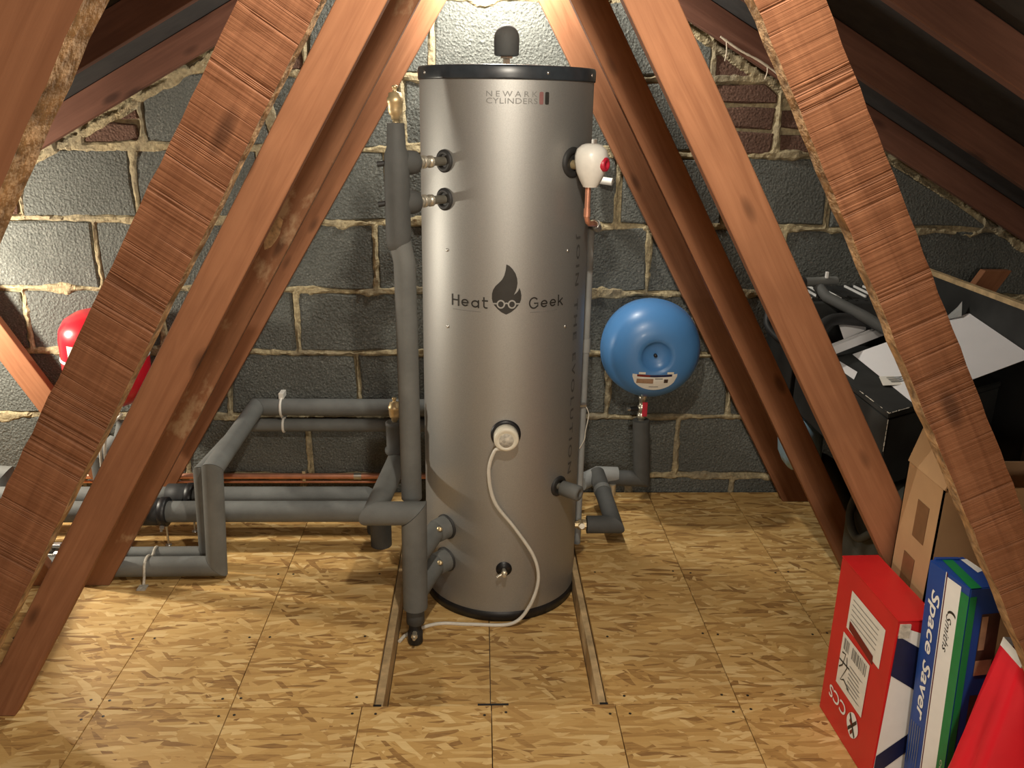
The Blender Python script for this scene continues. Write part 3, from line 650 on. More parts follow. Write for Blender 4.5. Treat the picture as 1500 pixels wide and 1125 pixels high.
# red expansion vessel on the left with its pipe
rv2 = thing('red_expansion_vessel', (-1.445, 3.235, .66), 'red enamelled expansion vessel hung on the left of the wall behind the diagonals', 'expansion vessel')
MB().lathe([(1e-5, -.195), (.05, -.192), (.09, -.178), (.13, -.15), (.153, -.11), (.157, -.06), (.157, .09), (.151, .125), (.13, .160), (.09, .184), (.05, .193), (1e-5, .195)], (-1.445, 3.232, .66), (0, 0, 1), 40).build('drum', 'red', rv2)
MB().lathe([(.1572, -.006), (.160, -.004), (.160, .004), (.1572, .006)], (-1.445, 3.232, .672), (0, 0, 1), 40).build('seam_band', 'whiteink', rv2)
lab = MB()
for i in range(10):
    t0, t1 = [math.radians(240+i*7+d) for d in (0, 7)]; q = lambda t, z: (-1.445+.1575*math.cos(t), 3.232+.1575*math.sin(t), z)
    lab.quad(q(t0, .685), q(t1, .685), q(t1, .745), q(t0, .745))
lab.build('label_plate', 'label', rv2)
MB().lathe([(.012, -.255), (.012, -.20), (.018, -.20), (.018, -.185)], (-1.445, 3.232, .66), (0, 0, 1), 14).build('vessel_tail', 'nickel', rv2)
MB().box((-1.475, 3.38, .60), (-1.415, 3.432, .80), bev=.002).build('wall_bracket', 'steelz', rv2)
fp = thing('insulated_elbow_pipe', (-1.45, 3.12, 0), 'short grey insulated elbow rising to the red vessel between the diagonals', 'pipe')
sleeves(fp, [(-1.47, 3.13, .008), (-1.475, 3.13, .285), (-1.425, 3.20, .335), (-1.412, 3.228, .405)], [.036, .034, .020])
for k, (dx, c_) in enumerate(((0, 'cable'), (.016, 'cable'))):
    w_ = MB().tube(spline([(-1.455+dx, 3.085, .24), (-1.445+dx, 3.08, .34), (-1.425+dx, 3.085, .42), (-1.375+dx, 3.11, .475)], 6), .0055, 8)
    tag(w_.build('white_wire', 'cable'), '%s white wire strapped to the insulated elbow under the red vessel' % ('left' if k == 0 else 'right'), 'wire', 'wires by the red vessel')
ge = thing('insulated_bend', (-1.83, 3.13, 0), 'grey insulated bend at the left edge near the copper pipe', 'pipe')
sleeves(ge, [(-2.10, 3.14, .21), (-1.86, 3.14, .200), (-1.82, 3.14, .006)], .042)
vl = thing('isolating_valve', (-1.55, 2.79, .07), 'small plated valve on the floor pipes between the left diagonals', 'valve')
MB().lathe([(.030, -.05), (.033, -.048), (.033, -.02), (.024, -.018), (.024, .018), (.033, .02), (.033, .048), (.030, .05)], (-1.535, 2.787, .046), (1, 0, 0), 8, False).build('valve_body', 'steelz', vl)
MB().box((-1.56, 2.778, .085), (-1.495, 2.80, .096), Matrix.Identity(4), .002).build('valve_lever', 'steelz', vl)
MB().lathe([(.008, 0), (.008, .03)], (-1.535, 2.787, .07), (0, 0, 1), 10).build('valve_stem', 'nickel', vl)

# ------------------------------------------------------------------ blue expansion vessel and its pipework
VX, VY, VZ = .679, 3.25, .712
bv = thing('blue_expansion_vessel', (VX, VY, VZ), 'round blue expansion vessel with a dimpled front on the wall right of the cylinder', 'expansion vessel')
ax = Vector((.0, -1, .0)); VP = [(.07, -.135), (.12, -.128), (.160, -.105), (.187, -.062), (.1965, -.012), (.196, .02), (.188, .058), (.168, .094), (.138, .120), (.104, .134), (.075, .138), (.060, .137), (.056, .130), (.046, .119), (.028, .112), (1e-5, .110)]
MB().lathe(VP, (VX, VY, VZ), ax, 64).build('shell', 'blue', bv)
MB().lathe([(.1972, -.005), (.1985, 0), (.1972, .005)], (VX, VY-.004, VZ), ax, 64).build('seam', 'blue', bv)
MB().lathe([(.007, .108), (.007, .122), (.004, .124), (1e-5, .124)], (VX, VY, VZ), ax, 12).build('air_valve', 'black', bv)
def vh(r):
    for (r0_, h0), (r1_, h1) in zip(VP[4:-4], VP[5:-4]):
        if r1_ <= r <= r0_: return h0+(h1-h0)*(r0_-r)/(r0_-r1_)
    return .138
def vpatch(name, mat, u0, u1, vtop, vbot, lift, n=18):
    m = MB()
    pt = lambda u, v: (VX+u, VY-vh(math.hypot(u, v))-lift, VZ+v)
    for i in range(n):
        a, b = [u0+(u1-u0)*k/n for k in (i, i+1)]
        for j in range(5):
            f = lambda u, k: vtop(u)+(vbot(u)-vtop(u))*k/5
            m.quad(pt(a, f(a, j)), pt(b, f(b, j)), pt(b, f(b, j+1)), pt(a, f(a, j+1)))
    return m.build(name, mat, bv)
vt = lambda u: -.068-.004*math.cos(u/.09*PI/2); vb = lambda u: vt(u)-.066*math.sqrt(max(0, 1-(u/.0875)**2))**.8
vpatch('label_sticker', 'label', -.087, .087, vt, vb, .0012)
vpatch('label_band', 'navy', -.02, .066, vt, lambda u: vt(u)-.009, .002); vpatch('label_band', 'darkred', -.070, -.02, vt, lambda u: vt(u)-.009, .002)
vpatch('label_print', 'tanprint', -.070, -.006, lambda u: -.088, lambda u: -.108, .002)
vpatch('label_print', 'darkprint', .036, .052, lambda u: -.090, lambda u: -.106, .002); vpatch('label_print', 'greyink', .0, .03, lambda u: -.086, lambda u: -.090, .002); vpatch('label_print', 'greyink', -.02, .016, lambda u: -.122, lambda u: -.125, .002)
for x in (-.05, .06): vpatch('label_peel', 'cream', x-.014, x+.012, lambda u: -.060, lambda u: -.069, .002, 4)
MB().lathe([(.012, -.215), (.012, -.19), (.019, -.19), (.019, -.17)], (VX-.01, VY, VZ), (0, 0, 1), 12).build('vessel_tail', 'nickel', bv)
MB().box((VX-.05, VY+.12, VZ-.03), (VX+.05, WY+.004, VZ+.03)).build('wall_bracket', 'steelz', bv)
vx = VX-.012; vy = VY+.015
iv = thing('ball_valve', (vx, vy, .43), 'red-handled ball valve under the blue vessel', 'valve')
MB().lathe([(.010, .505), (.016, .502), (.016, .488), (.013, .486), (.013, .462), (.018, .460), (.018, .440), (.015, .438), (.015, .428), (.018, .426), (.018, .408), (.012, .406), (.012, .385)], (vx, vy, 0), (0, 0, 1), 16).build('valve_body', 'nickel', iv)
MB().box((vx-.005, vy-.036, .425), (vx+.016, vy-.030, .488), bev=.003).build('red_handle', 'redcap', iv)
MB().tube([(vx, vy-.012, .452), (vx+.004, vy-.034, .452)], .006, 8).build('handle_stem', 'steelz', iv)
MB().tube([(vx-.01, vy, .448), (vx-.05, vy-.008, .448)], .010, 10).build('test_port', 'black', iv)
MB().tube([(vx-.05, vy-.008, .448), (vx-.062, vy-.01, .45)], .008, 10).build('port_cap', 'steelz', iv)
rp = thing('insulated_feed_pipe', (.66, 3.27, 0), 'grey insulated feed pipe bending from the blue vessel to the cylinder base', 'pipe')
sleeves(rp, [(vx, vy, .398), (vx+.018, vy, .135), (.545, 3.27, .138)], [.0345, .033], 'foam_dark')
sleeves(rp, [(.582, 3.27, .150), (.50, 3.262, .156), (.42, 3.20, .146)], .034, 'foam_light')
sleeves(rp, [(.492, 3.245, .168), (.520, 2.925, .098), (.415, 2.925, .098)], [.033, .034], 'foam_dark')
MB().lathe([(.035, -.012), (.036, 0), (.035, .012)], Vector((.502, 3.13, .143)), Vector((.028, -.32, -.07)), 20).build('sleeve_joint', 'foam', rp)
MB().lathe([(.014, -.062), (.014, -.03), (.020, -.03), (.020, -.018), (.016, -.016), (.021, -.015), (.021, 0), (.013, .002)], (.412, 2.925, .098), (1, 0, 0), 8, False).build('brass_union', 'brass', rp)
MB().lathe([(.007, 0), (.007, .02), (.011, .02), (.011, .028)], (.392, 2.91, .104), (0, -1, .3), 8, False).build('union_screw', 'nickel', rp)
MB().lathe([(.015, 0), (.015, .05)], (.560, 3.24, .072), (0, 0, 1), 10).build('drain_spur', 'nickel', rp)
# capped stub low on the right of the cylinder
st = thing('capped_pipe_stub', tuple(cpos(43.6, .384)), 'grey foam-capped stub low on the right of the cylinder', 'pipe')
n1 = cnor(43.6); MB().lathe([(.012, -.002), (.012, .02)], cpos(43.6, .384), n1, 12).build('stub_pipe', 'nickel', st)
MB().lathe([(.021, .014), (.026, .016), (.027, .082), (.023, .086), (.010, .086), (.009, .070), (1e-5, .070)], cpos(43.6, .382), (n1+Vector((.25, 0, -.05))), 24).build('foam_cap', 'foam', st)
# thermostat wire
tw = thing('sensor_probe', (.384, 2.95, .58), 'small plated sensor with a thin loose wire on the cylinder\'s right edge', 'sensor')
MB().tube([(.345, 2.93, .58), (.392, 2.945, .578)], .009, 10).build('sensor_body', 'steelz', tw)
MB().tube(spline([(.392, 2.945, .575), (.405, 2.945, .545), (.404, 2.945, .52), (.396, 2.945, .47), (.394, 2.945, .44), (.376, 2.94, .405)], 5), .0022, 6).build('sensor_wire', 'cable', tw)

# ------------------------------------------------------------------ stored things on the right
def boxed(name, c, u, v, h, label, cat):     # corner c, base vectors u and v, height h
    t = thing(name, tuple(Vector(c)+(Vector(u)+Vector(v))/2), label, cat); return t
# red carton
c0 = Vector((.976, 1.998, .0)); c1 = Vector((.987, 1.695, 0)); ex = Vector((.100, .003, 0)); H1 = .483
rb = thing('red_carton', (1.03, 1.85, 0), 'red carton with white address labels and CCS lettering, on the board floor', 'box')
def hexa(name, mat, parent, a, b, e, z0, z1, bev=.002, lean=Vector((0, 0, 0))):
    m = MB(); q = [a, b, b+e, a+e]; vs = [Vector((p.x, p.y, z0)) for p in q]+[Vector((p.x, p.y, z1))+lean for p in q]
    bm = bmesh.new(); bv_ = [bm.verts.new(v) for v in vs]
    for f in ([3, 2, 1, 0], [4, 5, 6, 7], [0, 1, 5, 4], [1, 2, 6, 5], [2, 3, 7, 6], [3, 0, 4, 7]): bm.faces.new([bv_[i] for i in f])
    bmesh.ops.bevel(bm, geom=bm.edges[:], offset=bev, segments=2, affect='EDGES'); bm.verts.index_update()
    m.add([v.co.copy() for v in bm.verts], [[v.index for v in f.verts] for f in bm.faces]); bm.free(); return m.build(name, mat, parent)
hexa('carton_body', 'redbox', rb, c0, c1, ex, .001, H1)
hexa('lid_flap', 'redbox', rb, c0+Vector((-.0012, 0, 0)), c1+Vector((-.0012, -.001, 0)), ex*1.01, H1-.001, H1+.003, .0008)
fu = (c1-c0); fn = Vector((-1, -.036, 0)).normalized()
def red_pt(s, t, lift=.001): return c0+fu*s+Vector((0, 0, H1*(1-t)))+fn*lift
def red_patch(name, mat, s0, s1, t0, t1, lift=.001, sk=0.): return MB().quad(red_pt(s0, t0, lift), red_pt(s1, t0+sk, lift), red_pt(s1, t1+sk, lift), red_pt(s0, t1, lift)).build(name, mat, rb)
red_patch('address_label', 'label', .26, .85, .115, .345, .001, 0); red_patch('address_label', 'label', .23, .72, .385, .71, .0014)
MB().quad(red_pt(.305, .285, .002), red_pt(.74, .315, .002), red_pt(.75, .365, .002), red_pt(.31, .335, .002)).build('dark_sticker', 'darkred', rb)
m = MB(); x = .27
while x < .68:
    wd = random.choice((.006, .011, .017))
    if not .36 < x < .40: m.quad(red_pt(x, .405, .002), red_pt(x+wd, .405, .002), red_pt(x+wd, .475, .002), red_pt(x, .475, .002))
    x += wd+random.choice((.006, .009, .014))
m.build('barcode', 'greyink', rb)
m = MB()
for i in range(7): m.quad(*[red_pt(s, t, .002) for s, t in ((.42, .52+i*.024), (.42+random.uniform(.15, .26), .52+i*.024), (.42+.2, .527+i*.024), (.42, .527+i*.024))])
for i in range(5): m.quad(*[red_pt(s, t, .002) for s, t in ((.31, .15+i*.03), (.76, .15+i*.03), (.76, .154+i*.03), (.31, .154+i*.03))])
tag(m.build('label_print', 'greyink', rb), None, None, None, 'stuff')
vs, fs = stroke([[(.27, .50), (.33, .49), (.30, .57), (.25, .60)], [(.24, .555), (.42, .545)], [(.36, .50), (.38, .56), (.30, .665), (.36, .64), (.46, .66)]], .010)
MB().add([red_pt(a, b, .0024) for a, b in vs], fs).build('handwriting', 'ink', rb)
vs, fs = fit_text('CCS', 1, 1, bold=.012); MB().add([red_pt(.47-.33*a, .765+.075*b, .0016) for a, b in vs], fs).build('lettering', 'whiteink', rb)
dm = [(.61+.105*math.copysign(abs(math.cos(t))**1.2, math.cos(t)), .815+.075*math.copysign(abs(math.sin(t))**1.2, math.sin(t))) for t in [2*PI*i/24 for i in range(24)]]
MB().add([red_pt(a, b, .0016) for a, b in dm], [list(range(24))]).build('emblem', 'whiteink', rb)
vs, fs = stroke([[(.555, .770), (.665, .860)], [(.665, .770), (.555, .860)]], .022); MB().add([red_pt(a, b, .0022) for a, b in vs], fs).build('emblem_cross', 'ink', rb)
vs, fs = stroke([[(.568, .802), (.60, .812)], [(.62, .848), (.60, .866)]], .022); MB().add([red_pt(a, b, .0024) for a, b in vs], fs).build('emblem_cross', 'darkred', rb)
def red_side(s, t, lift=.001): return c1+ex*s+Vector((0, -lift, H1*(1-t)))
def side_poly(name, mat, pts, lift=.001): MB().add([red_side(a, b, lift) for a, b in pts], [list(range(len(pts)))]).build(name, mat, rb)
side_poly('white_print', 'whiteink', [(.06, .03), (.99, .10), (.99, .99), (.02, .99)])
side_poly('navy_print', 'navy', [(.03, .08), (.99, .20), (.99, .44), (.03, .31)], .002)
side_poly('navy_print', 'navy', [(.03, .80), (.99, .62), (.99, .74), (.03, .93)], .002)
MB().box((c1.x+.004, c1.y-.003, H1-.045), (c1.x+.03, c1.y+.001, H1-.008)).build('peeling_tape', 'grit', rb)
MB().tube(spline([c1+ex*.92+Vector((0, .06, H1+.004)), c1+ex*.98+Vector((.004, .05, H1+.012)), c1+ex*1.02+Vector((.004, .035, H1+.004)), c1+ex*1.0+Vector((.004, .02, H1-.01))], 4), .0016, 6).build('string_loop', 'cable', rb)

# blue and white long carton
d0 = Vector((1.060, 1.680, 0)); d1 = Vector((1.086, 1.555, 0)); ez = Vector((.085, .013, 0)); H2 = .655; LEAN = Vector((-.037, 0, 0))
sb = thing('blue_carton', (1.11, 1.62, 0), 'tall blue, white and green carton lettered Space Saver, beside the red carton', 'box')
hexa('carton_body', 'bluebox', sb, d0, d1, ez, .001, H2, .002, LEAN)
su = d1-d0; sn = Vector((-su.y, su.x, 0)).normalized(); sn = -sn if sn.x > 0 else sn
def ss(s, t, lift=.0008): return d0+su*s+Vector((0, 0, H2*(1-t)))+LEAN*(1-t)+sn*lift
def ssq(name, mat, s0, s1, t0=.0, t1=.995, lift=.0008): return MB().quad(ss(s0, t0, lift), ss(s1, t0, lift), ss(s1, t1, lift), ss(s0, t1, lift)).build(name, mat, sb)
ssq('white_stripe', 'whiteink', .47, .80, .015); ssq('green_stripe', 'green', .80, .992, .03); ssq('blue_line', 'navy', .445, .452); ssq('white_line', 'whiteink', .425, .442); ssq('red_line', 'darkred', .453, .466)
vs, fs = fit_text('Space Saver', 1, 1, bold=.018, shear=.22); MB().add([ss(.10+.27*b, .095+.535*a, .0012) for a, b in vs], fs).build('lettering', 'whiteink', sb)
vs, fs = fit_text('Smiths', 1, 1, shear=.45); MB().add([ss(.56+.13*b, .145+.145*a, .0014) for a, b in vs], fs).build('script_lettering', 'ink', sb)
vs, fs = stroke([arc(.74, .152, .10, 200, 330, 10, .018)], .010); MB().add([ss(a-.06, b-.005, .0014) for a, b in vs], fs).build('script_swash', 'ink', sb)
m = MB()
for i in range(5):
    s = .07+i*.058; m.quad(*[ss(a, b, .0012) for a, b in ((s, .655), (s+.012, .655), (s+.012, .655+.2*random.uniform(.7, 1)), (s, .655+.19))])
tag(m.build('small_print', 'greyink', sb), None, None, None, 'stuff'); ssq('small_picture', 'darkprint', .2, .38, .88, .95, .0012)
vs, fs = fit_text('W', 1, 1, bold=.02); MB().add([ss(.24+.16*b, .89+.05*a, .002) for a, b in vs], fs).build('lettering', 'whiteink', sb)
vs, fs = fit_text('Creative', 1, 1, shear=.3); MB().add([ss(.88+.05*b, .70+.09*a, .0014) for a, b in vs], fs).build('small_lettering', 'cream', sb)
dn = Vector((ez.y, -ez.x, 0)).normalized(); dn = -dn if dn.y > 0 else dn
def sr(s, t, lift=.0008): return d1+ez*s+Vector((0, 0, H2*(1-t)))+LEAN*(1-t)+dn*lift
def srq(name, mat, s0, s1, t0, t1, lift=.0008): MB().quad(sr(s0, t0, lift), sr(s1, t0, lift), sr(s1, t1, lift), sr(s0, t1, lift)).build(name, mat, sb)
srq('green_edge', 'green', .005, .20, .03, .99); srq('product_picture', 'darkprint', .42, .97, .10, .34); srq('product_picture', 'tanprint', .44, .62, .11, .24, .0012); srq('product_picture', 'tanprint', .42, .9, .28, .34, .0014)
srq('product_picture', 'darkprint', .42, .97, .42, .70); srq('product_picture', 'tanprint', .44, .6, .55, .69, .0012)
def stp(s, t, lift): return d0+su*s+ez*t+LEAN+Vector((0, 0, H2+lift))
MB().quad(stp(0, .32, .001), stp(1, .0, .001), stp(1, .30, .001), stp(.02, .60, .001)).build('green_stripe', 'green', sb)
MB().quad(stp(.10, .80, .001), stp(.55, .75, .001), stp(.5, .98, .001), stp(.1, .98, .001)).build('white_print', 'whiteink', sb)
MB().box((d0.x-.025, d0.y-.004, H2-.002), (d0.x+.03, d0.y+.004, H2+.004)).build('tuck_flap', 'bluebox', sb)

# cardboard box with a raised flap
kb = thing('cardboard_box', (1.36, 1.885, 0), 'brown cardboard box with tape patches and a raised flap behind the red carton', 'box')
k0 = Vector((1.100, 1.975, 0)); k1 = Vector((1.100, 1.800, 0)); ke = Vector((.62, 0, 0)); H3 = .770
def slab(name, mat, pts, n, t, parent=kb): return MB().prism(pts, n, t).build(name, mat, parent)
V = Vector
slab('side_panel', 'kraft', [V((1.1, 1.975, .001)), V((1.1, 1.80, .001)), V((1.1, 1.80, H3)), V((1.1, 1.975, H3))], (1, 0, 0), .004)
slab('front_panel', 'kraft', [V((1.1, 1.80, .001)), V((1.72, 1.80, .001)), V((1.72, 1.80, H3+.02)), V((1.1, 1.80, H3))], (0, 1, 0), .004)
slab('back_panel', 'kraftdark', [V((1.1, 1.975, .001)), V((1.72, 1.975, .001)), V((1.72, 1.975, H3)), V((1.1, 1.975, H3))], (0, -1, 0), .004)
slab('side_panel', 'kraft', [V((1.72, 1.975, .001)), V((1.72, 1.80, .001)), V((1.72, 1.80, H3)), V((1.72, 1.975, H3))], (-1, 0, 0), .004)
slab('base_panel', 'kraftdark', [V((1.104, 1.805, .003)), V((1.716, 1.805, .003)), V((1.716, 1.97, .003)), V((1.104, 1.97, .003))], (0, 0, 1), .004)
slab('flap', 'kraft', [V((1.099, 1.978, H3+.001)), V((1.099, 1.797, H3+.001)), V((1.140, 1.797, H3+.125)), V((1.140, 1.978, H3+.150))], (1, 0, -.5), .004)
for a in ((1.90, 1.845, .70, .60), (1.922, 1.868, .545, .30)):
    slab('tape_patch', 'tape', [V((1.0993, a[0], a[3])), V((1.0993, a[1], a[3])), V((1.0993, a[1], a[2])), V((1.0993, a[0], a[2]))], (-1, 0, 0), .0006)

# grey-green holdall squeezed between two trusses
def lumpy(c, r, amp, seed, n=22, mm=14, flat=True):
    random.seed(seed); ph = [(random.uniform(0, 6), random.uniform(2, 5), random.uniform(2, 6), random.uniform(.3, 1)) for _ in range(7)]
    vs = []; fs = []
    for j in range(mm+1):
        th_ = PI*j/mm
        for i in range(n):
            a = 2*PI*i/n; d = Vector((math.sin(th_)*math.cos(a), math.sin(th_)*math.sin(a), -math.cos(th_)))
            d2 = Vector([math.copysign(abs(x)**.62, x) for x in d]); k = 1+amp*sum(w_*math.sin(p+f*a+g*th_*1.3) for p, f, g, w_ in ph)/3
            v = Vector((c[0]+d2.x*r[0]*k, c[1]+d2.y*r[1]*k, c[2]+d2.z*r[2]*k))
            if flat: v.z = max(v.z, .002)
            vs.append(v)
    for j in range(mm):
        for i in range(n): fs.append([j*n+i, j*n+(i+1) % n, (j+1)*n+(i+1) % n, (j+1)*n+i])
    return MB().add(vs, fs, True)
hb = thing('holdall', (1.45, 2.34, 0), 'slumped grey-green cloth holdall behind the third truss, under the black case', 'bag')
lumpy((1.43, 2.345, .27), (.235, .245, .275), .045, 3).build('bag_body', 'cloth', hb)
MB().tube(spline([(1.25, 2.2, .45), (1.19, 2.25, .42), (1.175, 2.33, .36), (1.185, 2.42, .40), (1.25, 2.48, .46)], 6), .013, 8).build('carry_strap', 'cloth', hb)
# support carton in the dark, black case, ribbed crate, upright board
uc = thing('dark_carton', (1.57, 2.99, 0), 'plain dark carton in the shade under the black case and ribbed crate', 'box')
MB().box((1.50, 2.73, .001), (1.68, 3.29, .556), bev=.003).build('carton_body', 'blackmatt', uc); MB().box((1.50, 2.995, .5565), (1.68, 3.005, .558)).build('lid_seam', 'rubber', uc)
bc = thing('black_case', (1.42, 2.6, .56), 'large flat black case with worn white corner creases, papers lying on it', 'case')
plan = [(1.172, 2.252), (1.678, 2.555), (1.678, 2.975), (1.172, 2.975)]
def pprism(plan, z0, z1, bev, name, mat, parent):
    bm = bmesh.new(); a = [bm.verts.new((x, y, z0)) for x, y in plan]; b = [bm.verts.new((x, y, z1)) for x, y in plan]; n = len(plan)
    bm.faces.new(a[::-1]); bm.faces.new(b)
    for i in range(n): bm.faces.new([a[i], a[(i+1) % n], b[(i+1) % n], b[i]])
    if bev: bmesh.ops.bevel(bm, geom=bm.edges[:], offset=bev, segments=2, affect='EDGES')
    bm.verts.index_update(); m = MB().add([v.co.copy() for v in bm.verts], [[v.index for v in f.verts] for f in bm.faces]); bm.free(); return m.build(name, mat, parent)
pprism(plan, .560, .782, .004, 'case_body', 'blackmatt', bc); pprism([(1.170, 2.248), (1.681, 2.553), (1.681, 2.978), (1.170, 2.978)], .7825, .800, .003, 'case_lid', 'blackmatt', bc)
m = MB(); 
for a, b in (((1.1712, 2.2490, .565), (1.1705, 2.2485, .800)), ((1.1705, 2.2490, .8005), (1.171, 2.45, .8005)), ((1.1715, 2.2490, .8005), (1.26, 2.302, .8005))):
    for k in range(14):
        if random.random() < .7:
            t = k/14; p = V(a).lerp(V(b), t); q = V(a).lerp(V(b), t+.06); m.tube([p, q], random.uniform(.0008, .0018), 5)
tag(m.build('worn_creases', 'grit', bc), None, None, None, 'stuff')
rc = thing('ribbed_crate', (1.42, 3.17, .56), 'black crate whose top carries rows of thin white ribs, against the block wall', 'crate')
MB().box((1.165, 3.0, .5585), (1.665, 3.31, .955), bev=.004).build('crate_body', 'blackmatt', rc)
for i in range(13):
    x = 1.185+i*.037
    if i in (5, 6): continue
    MB().box((x, 3.05 if i < 5 else 3.09, .9555), (x+.005, 3.285, .963)).build('rib', 'whiteink', rc)
for i in range(12):
    MB().box((1.195+i*.037, 3.03, .9552), (1.207+i*.037, 3.30, .959)).build('rib_channel', 'rubber', rc)
ub = thing('upright_board', (1.71, 2.88, 0), 'upright black panel with a pale bare wood top edge, behind the papers', 'panel')
MB().box((1.690, 2.40, .002), (1.712, 3.28, 1.038), bev=.001).build('panel_face', 'blackmatt', ub); MB().box((1.690, 2.40, 1.0385), (1.712, 3.28, 1.056), bev=.001).build('panel_edge', 'pale', ub)
# folded exercise frame
ef = thing('folded_tube_frame', (1.25, 3.0, .96), 'folded black tube frame with foam grips lying over the ribbed crate', 'frame')
MB().tube([(1.19, 3.055, 1.018), (1.325, 3.09, 1.018)], .017, 16).build('grey_tube', 'foam', ef); MB().tube([(1.150, 3.045, 1.018), (1.192, 3.055, 1.018)], .020, 14).build('foam_grip', 'rubber', ef)
MB().tube([(1.253, 3.07, 1.0), (1.26, 3.0, .975), (1.36, 2.90, .93), (1.44, 2.85, .885)], .020, 12).build('arm', 'foam_dark', ef)
MB().tube(spline([(1.135, 2.72, .86), (1.165, 2.80, .90), (1.26, 2.905, .915), (1.38, 2.93, .905), (1.425, 2.925, .895)], 6), .0215, 14).build('foam_grip', 'rubber', ef)
MB().tube([(1.425, 2.925, .893), (1.50, 2.90, .872)], .014, 12).build('grey_tube', 'foam', ef)
MB().tube(spline([(1.06, 3.02, .92), (1.05, 2.98, .87), (1.085, 2.92, .83), (1.14, 2.86, .82)], 6), .013, 10).build('bent_tube', 'rubber', ef)
MB().box((1.275, 3.062, 1.032), (1.283, 3.075, 1.055)).build('locking_pin', 'whiteink', ef)
MB().tube([(1.255, 3.065, 1.0), (1.255, 3.065, .957)], .008, 8).build('foot_pin', 'rubber', ef)
# papers
def sheet(name, c4, label, cat, mat='paper', th=.0012, sag=0., n=8, group=None):
    a, b, c, d = map(V, c4); vs = []; fs = []
    for j in range(n+1):
        for i in range(n+1):
            u, v = i/n, j/n; p = a*(1-u)*(1-v)+b*u*(1-v)+c*u*v+d*(1-u)*v; p.z += sag*math.sin(PI*u)*math.sin(PI*v); vs.append(p)
    k = len(vs); vs = vs+[p+V((0, 0, th)) for p in vs]
    for j in range(n):
        for i in range(n):
            q = [j*(n+1)+i, j*(n+1)+i+1, (j+1)*(n+1)+i+1, (j+1)*(n+1)+i]; fs.append(q[::-1]); fs.append([x+k for x in q])
    for i in range(n):
        for p, q in ((i, i+1), (n*(n+1)+i, n*(n+1)+i+1), (i*(n+1), (i+1)*(n+1)), (i*(n+1)+n, (i+1)*(n+1)+n)): fs.append([p, q, q+k, p+k])
    return tag(MB().add(vs, fs).build(name, mat), label, cat, group)
sheet('white_board_sheet', [(1.282, 2.342, .8015), (1.688, 2.440, .915), (1.688, 2.815, .962), (1.315, 2.845, .8035)], 'large white card sheet on the black case, leaning against the black panel', 'card')
sheet('white_card', [(1.290, 2.875, .850), (1.400, 2.95, .865), (1.405, 2.985, .905), (1.285, 2.935, .900)], 'small white card at the foot of the black foam grip', 'card')
wr = thing('white_rail', (1.36, 2.87, .82), 'long white folded plastic rail lying across the black case', 'rail')
MB().prism([(1.212, 2.785, .815), (1.205, 2.825, .815), (1.208, 2.815, .842), (1.211, 2.795, .842)], (.36, .22, .05), .40).build('rail_body', 'paper', wr)
MB().prism([(1.207, 2.806, .8425), (1.206, 2.812, .8425), (1.206, 2.812, .845), (1.207, 2.806, .845)], (.36, .22, .05), .38).build('rail_lip', 'paper', wr)
sheet('white_scrap', [(1.200, 2.56, .8015), (1.245, 2.64, .8015), (1.235, 2.78, .8015), (1.195, 2.76, .8015)], 'narrow white paper scrap left of the large sheet, by the diagonal', 'paper', n=2)
ls = sheet('paper_label', [(1.262, 2.49, .8045), (1.36, 2.475, .8155), (1.40, 2.545, .822), (1.285, 2.57, .808)], 'small printed white label on the near edge of the large sheet', 'paper', 'label', n=3)
m = MB()
for i in range(3): m.quad(*[V(p) for p in ((1.295, 2.505+i*.016, .8125+i*.0012), (1.35, 2.498+i*.016, .8188+i*.0012), (1.35, 2.505+i*.016, .8190+i*.0012), (1.295, 2.512+i*.016, .8128+i*.0012))])
tag(m.build('label_print', 'greyink', ls), None, None, None, 'stuff')
sheet('grey_scrap', [(1.60, 2.83, .93), (1.655, 2.80, .955), (1.665, 2.83, 1.0), (1.655, 2.86, .95)], 'crumpled grey paper corner sticking up behind the large sheet', 'paper', 'foam_light', n=2)
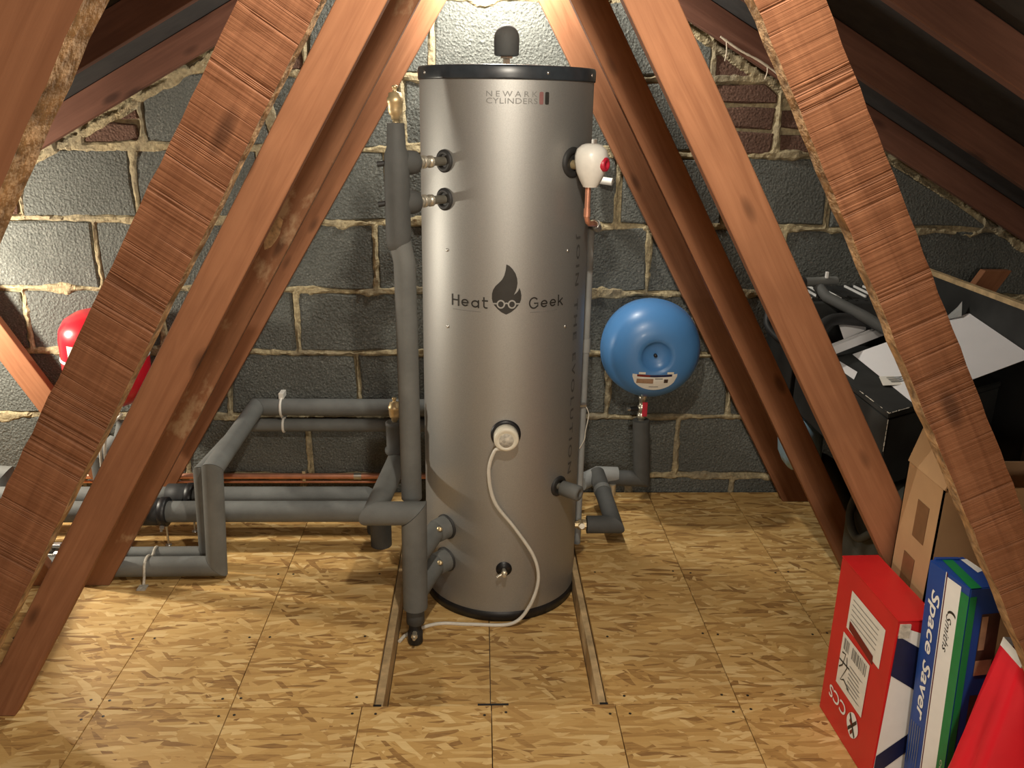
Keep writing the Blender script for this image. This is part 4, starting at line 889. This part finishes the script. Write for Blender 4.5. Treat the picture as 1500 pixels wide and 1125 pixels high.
# carrier bags glimpsed between the last two trusses
cb = thing('carrier_bag', (1.42, 2.92, 0), 'white and pale blue carrier bag slumped behind the fourth truss', 'bag')
MB().tube(spline([(1.445, 2.92, .004), (1.43, 2.92, .08), (1.36, 2.93, .22), (1.27, 2.93, .36)], 5), [.02]+[.05]*4+[.06]*4+[.065]*6+[.05], 12).build('bag_body', 'cloth', cb)
lumpy((1.205, 2.93, .44), (.07, .085, .10), .08, 8, 16, 10, False).build('blue_bulge', 'bagblue', cb)
MB().tube(spline([(1.17, 2.93, .50), (1.10, 2.93, .57), (1.055, 2.93, .63), (1.02, 2.92, .70)], 5), [.05-.0024*i for i in range(16)], 8).build('twisted_top', 'bagwhite', cb)
# red bag in the near corner
rg = thing('red_gift_bag', (1.25, 1.46, 0), 'bright red bag with a pale rim in the near right corner', 'bag')
bt = [(1.02, 1.53), (1.03, 1.395), (1.42, 1.395), (1.42, 1.53)]; tpz = [(1.100, 1.50, .555), (1.106, 1.435, .545), (1.45, 1.42, .50), (1.45, 1.50, .51)]
vs = []; fs = []; NL = 9; NR = 24
def ringpt(q, k):
    e = k*4/NR; i = int(e) % 4; t = e-int(e); a, b = V(q[i]), V(q[(i+1) % 4]); return a+(b-a)*t
random.seed(21)
for j in range(NL+1):
    f = j/NL
    for k in range(NR):
        a = ringpt([(*p, .002) for p in bt], k); b = ringpt(tpz, k); p = a.lerp(b, f)
        p += V((math.sin(k*1.7+f*5)*.006, math.cos(k*2.3-f*4)*.006, 0))*math.sin(PI*f); vs.append(p)
for j in range(NL):
    for k in range(NR): fs.append([j*NR+k, j*NR+(k+1) % NR, (j+1)*NR+(k+1) % NR, (j+1)*NR+k])
fs.append(list(range(NR))[::-1]); MB().add(vs, fs, True).build('bag_body', 'redbag', rg)
rim = [vs[NL*NR+k] for k in range(NR)]; m = MB(); 
m.add([p*1.0 for p in rim]+[p+V((.003, 0, .02)) for p in rim], [[k, (k+1) % NR, NR+(k+1) % NR, NR+k] for k in range(NR)]).build('pale_rim', 'bagwhite', rg)
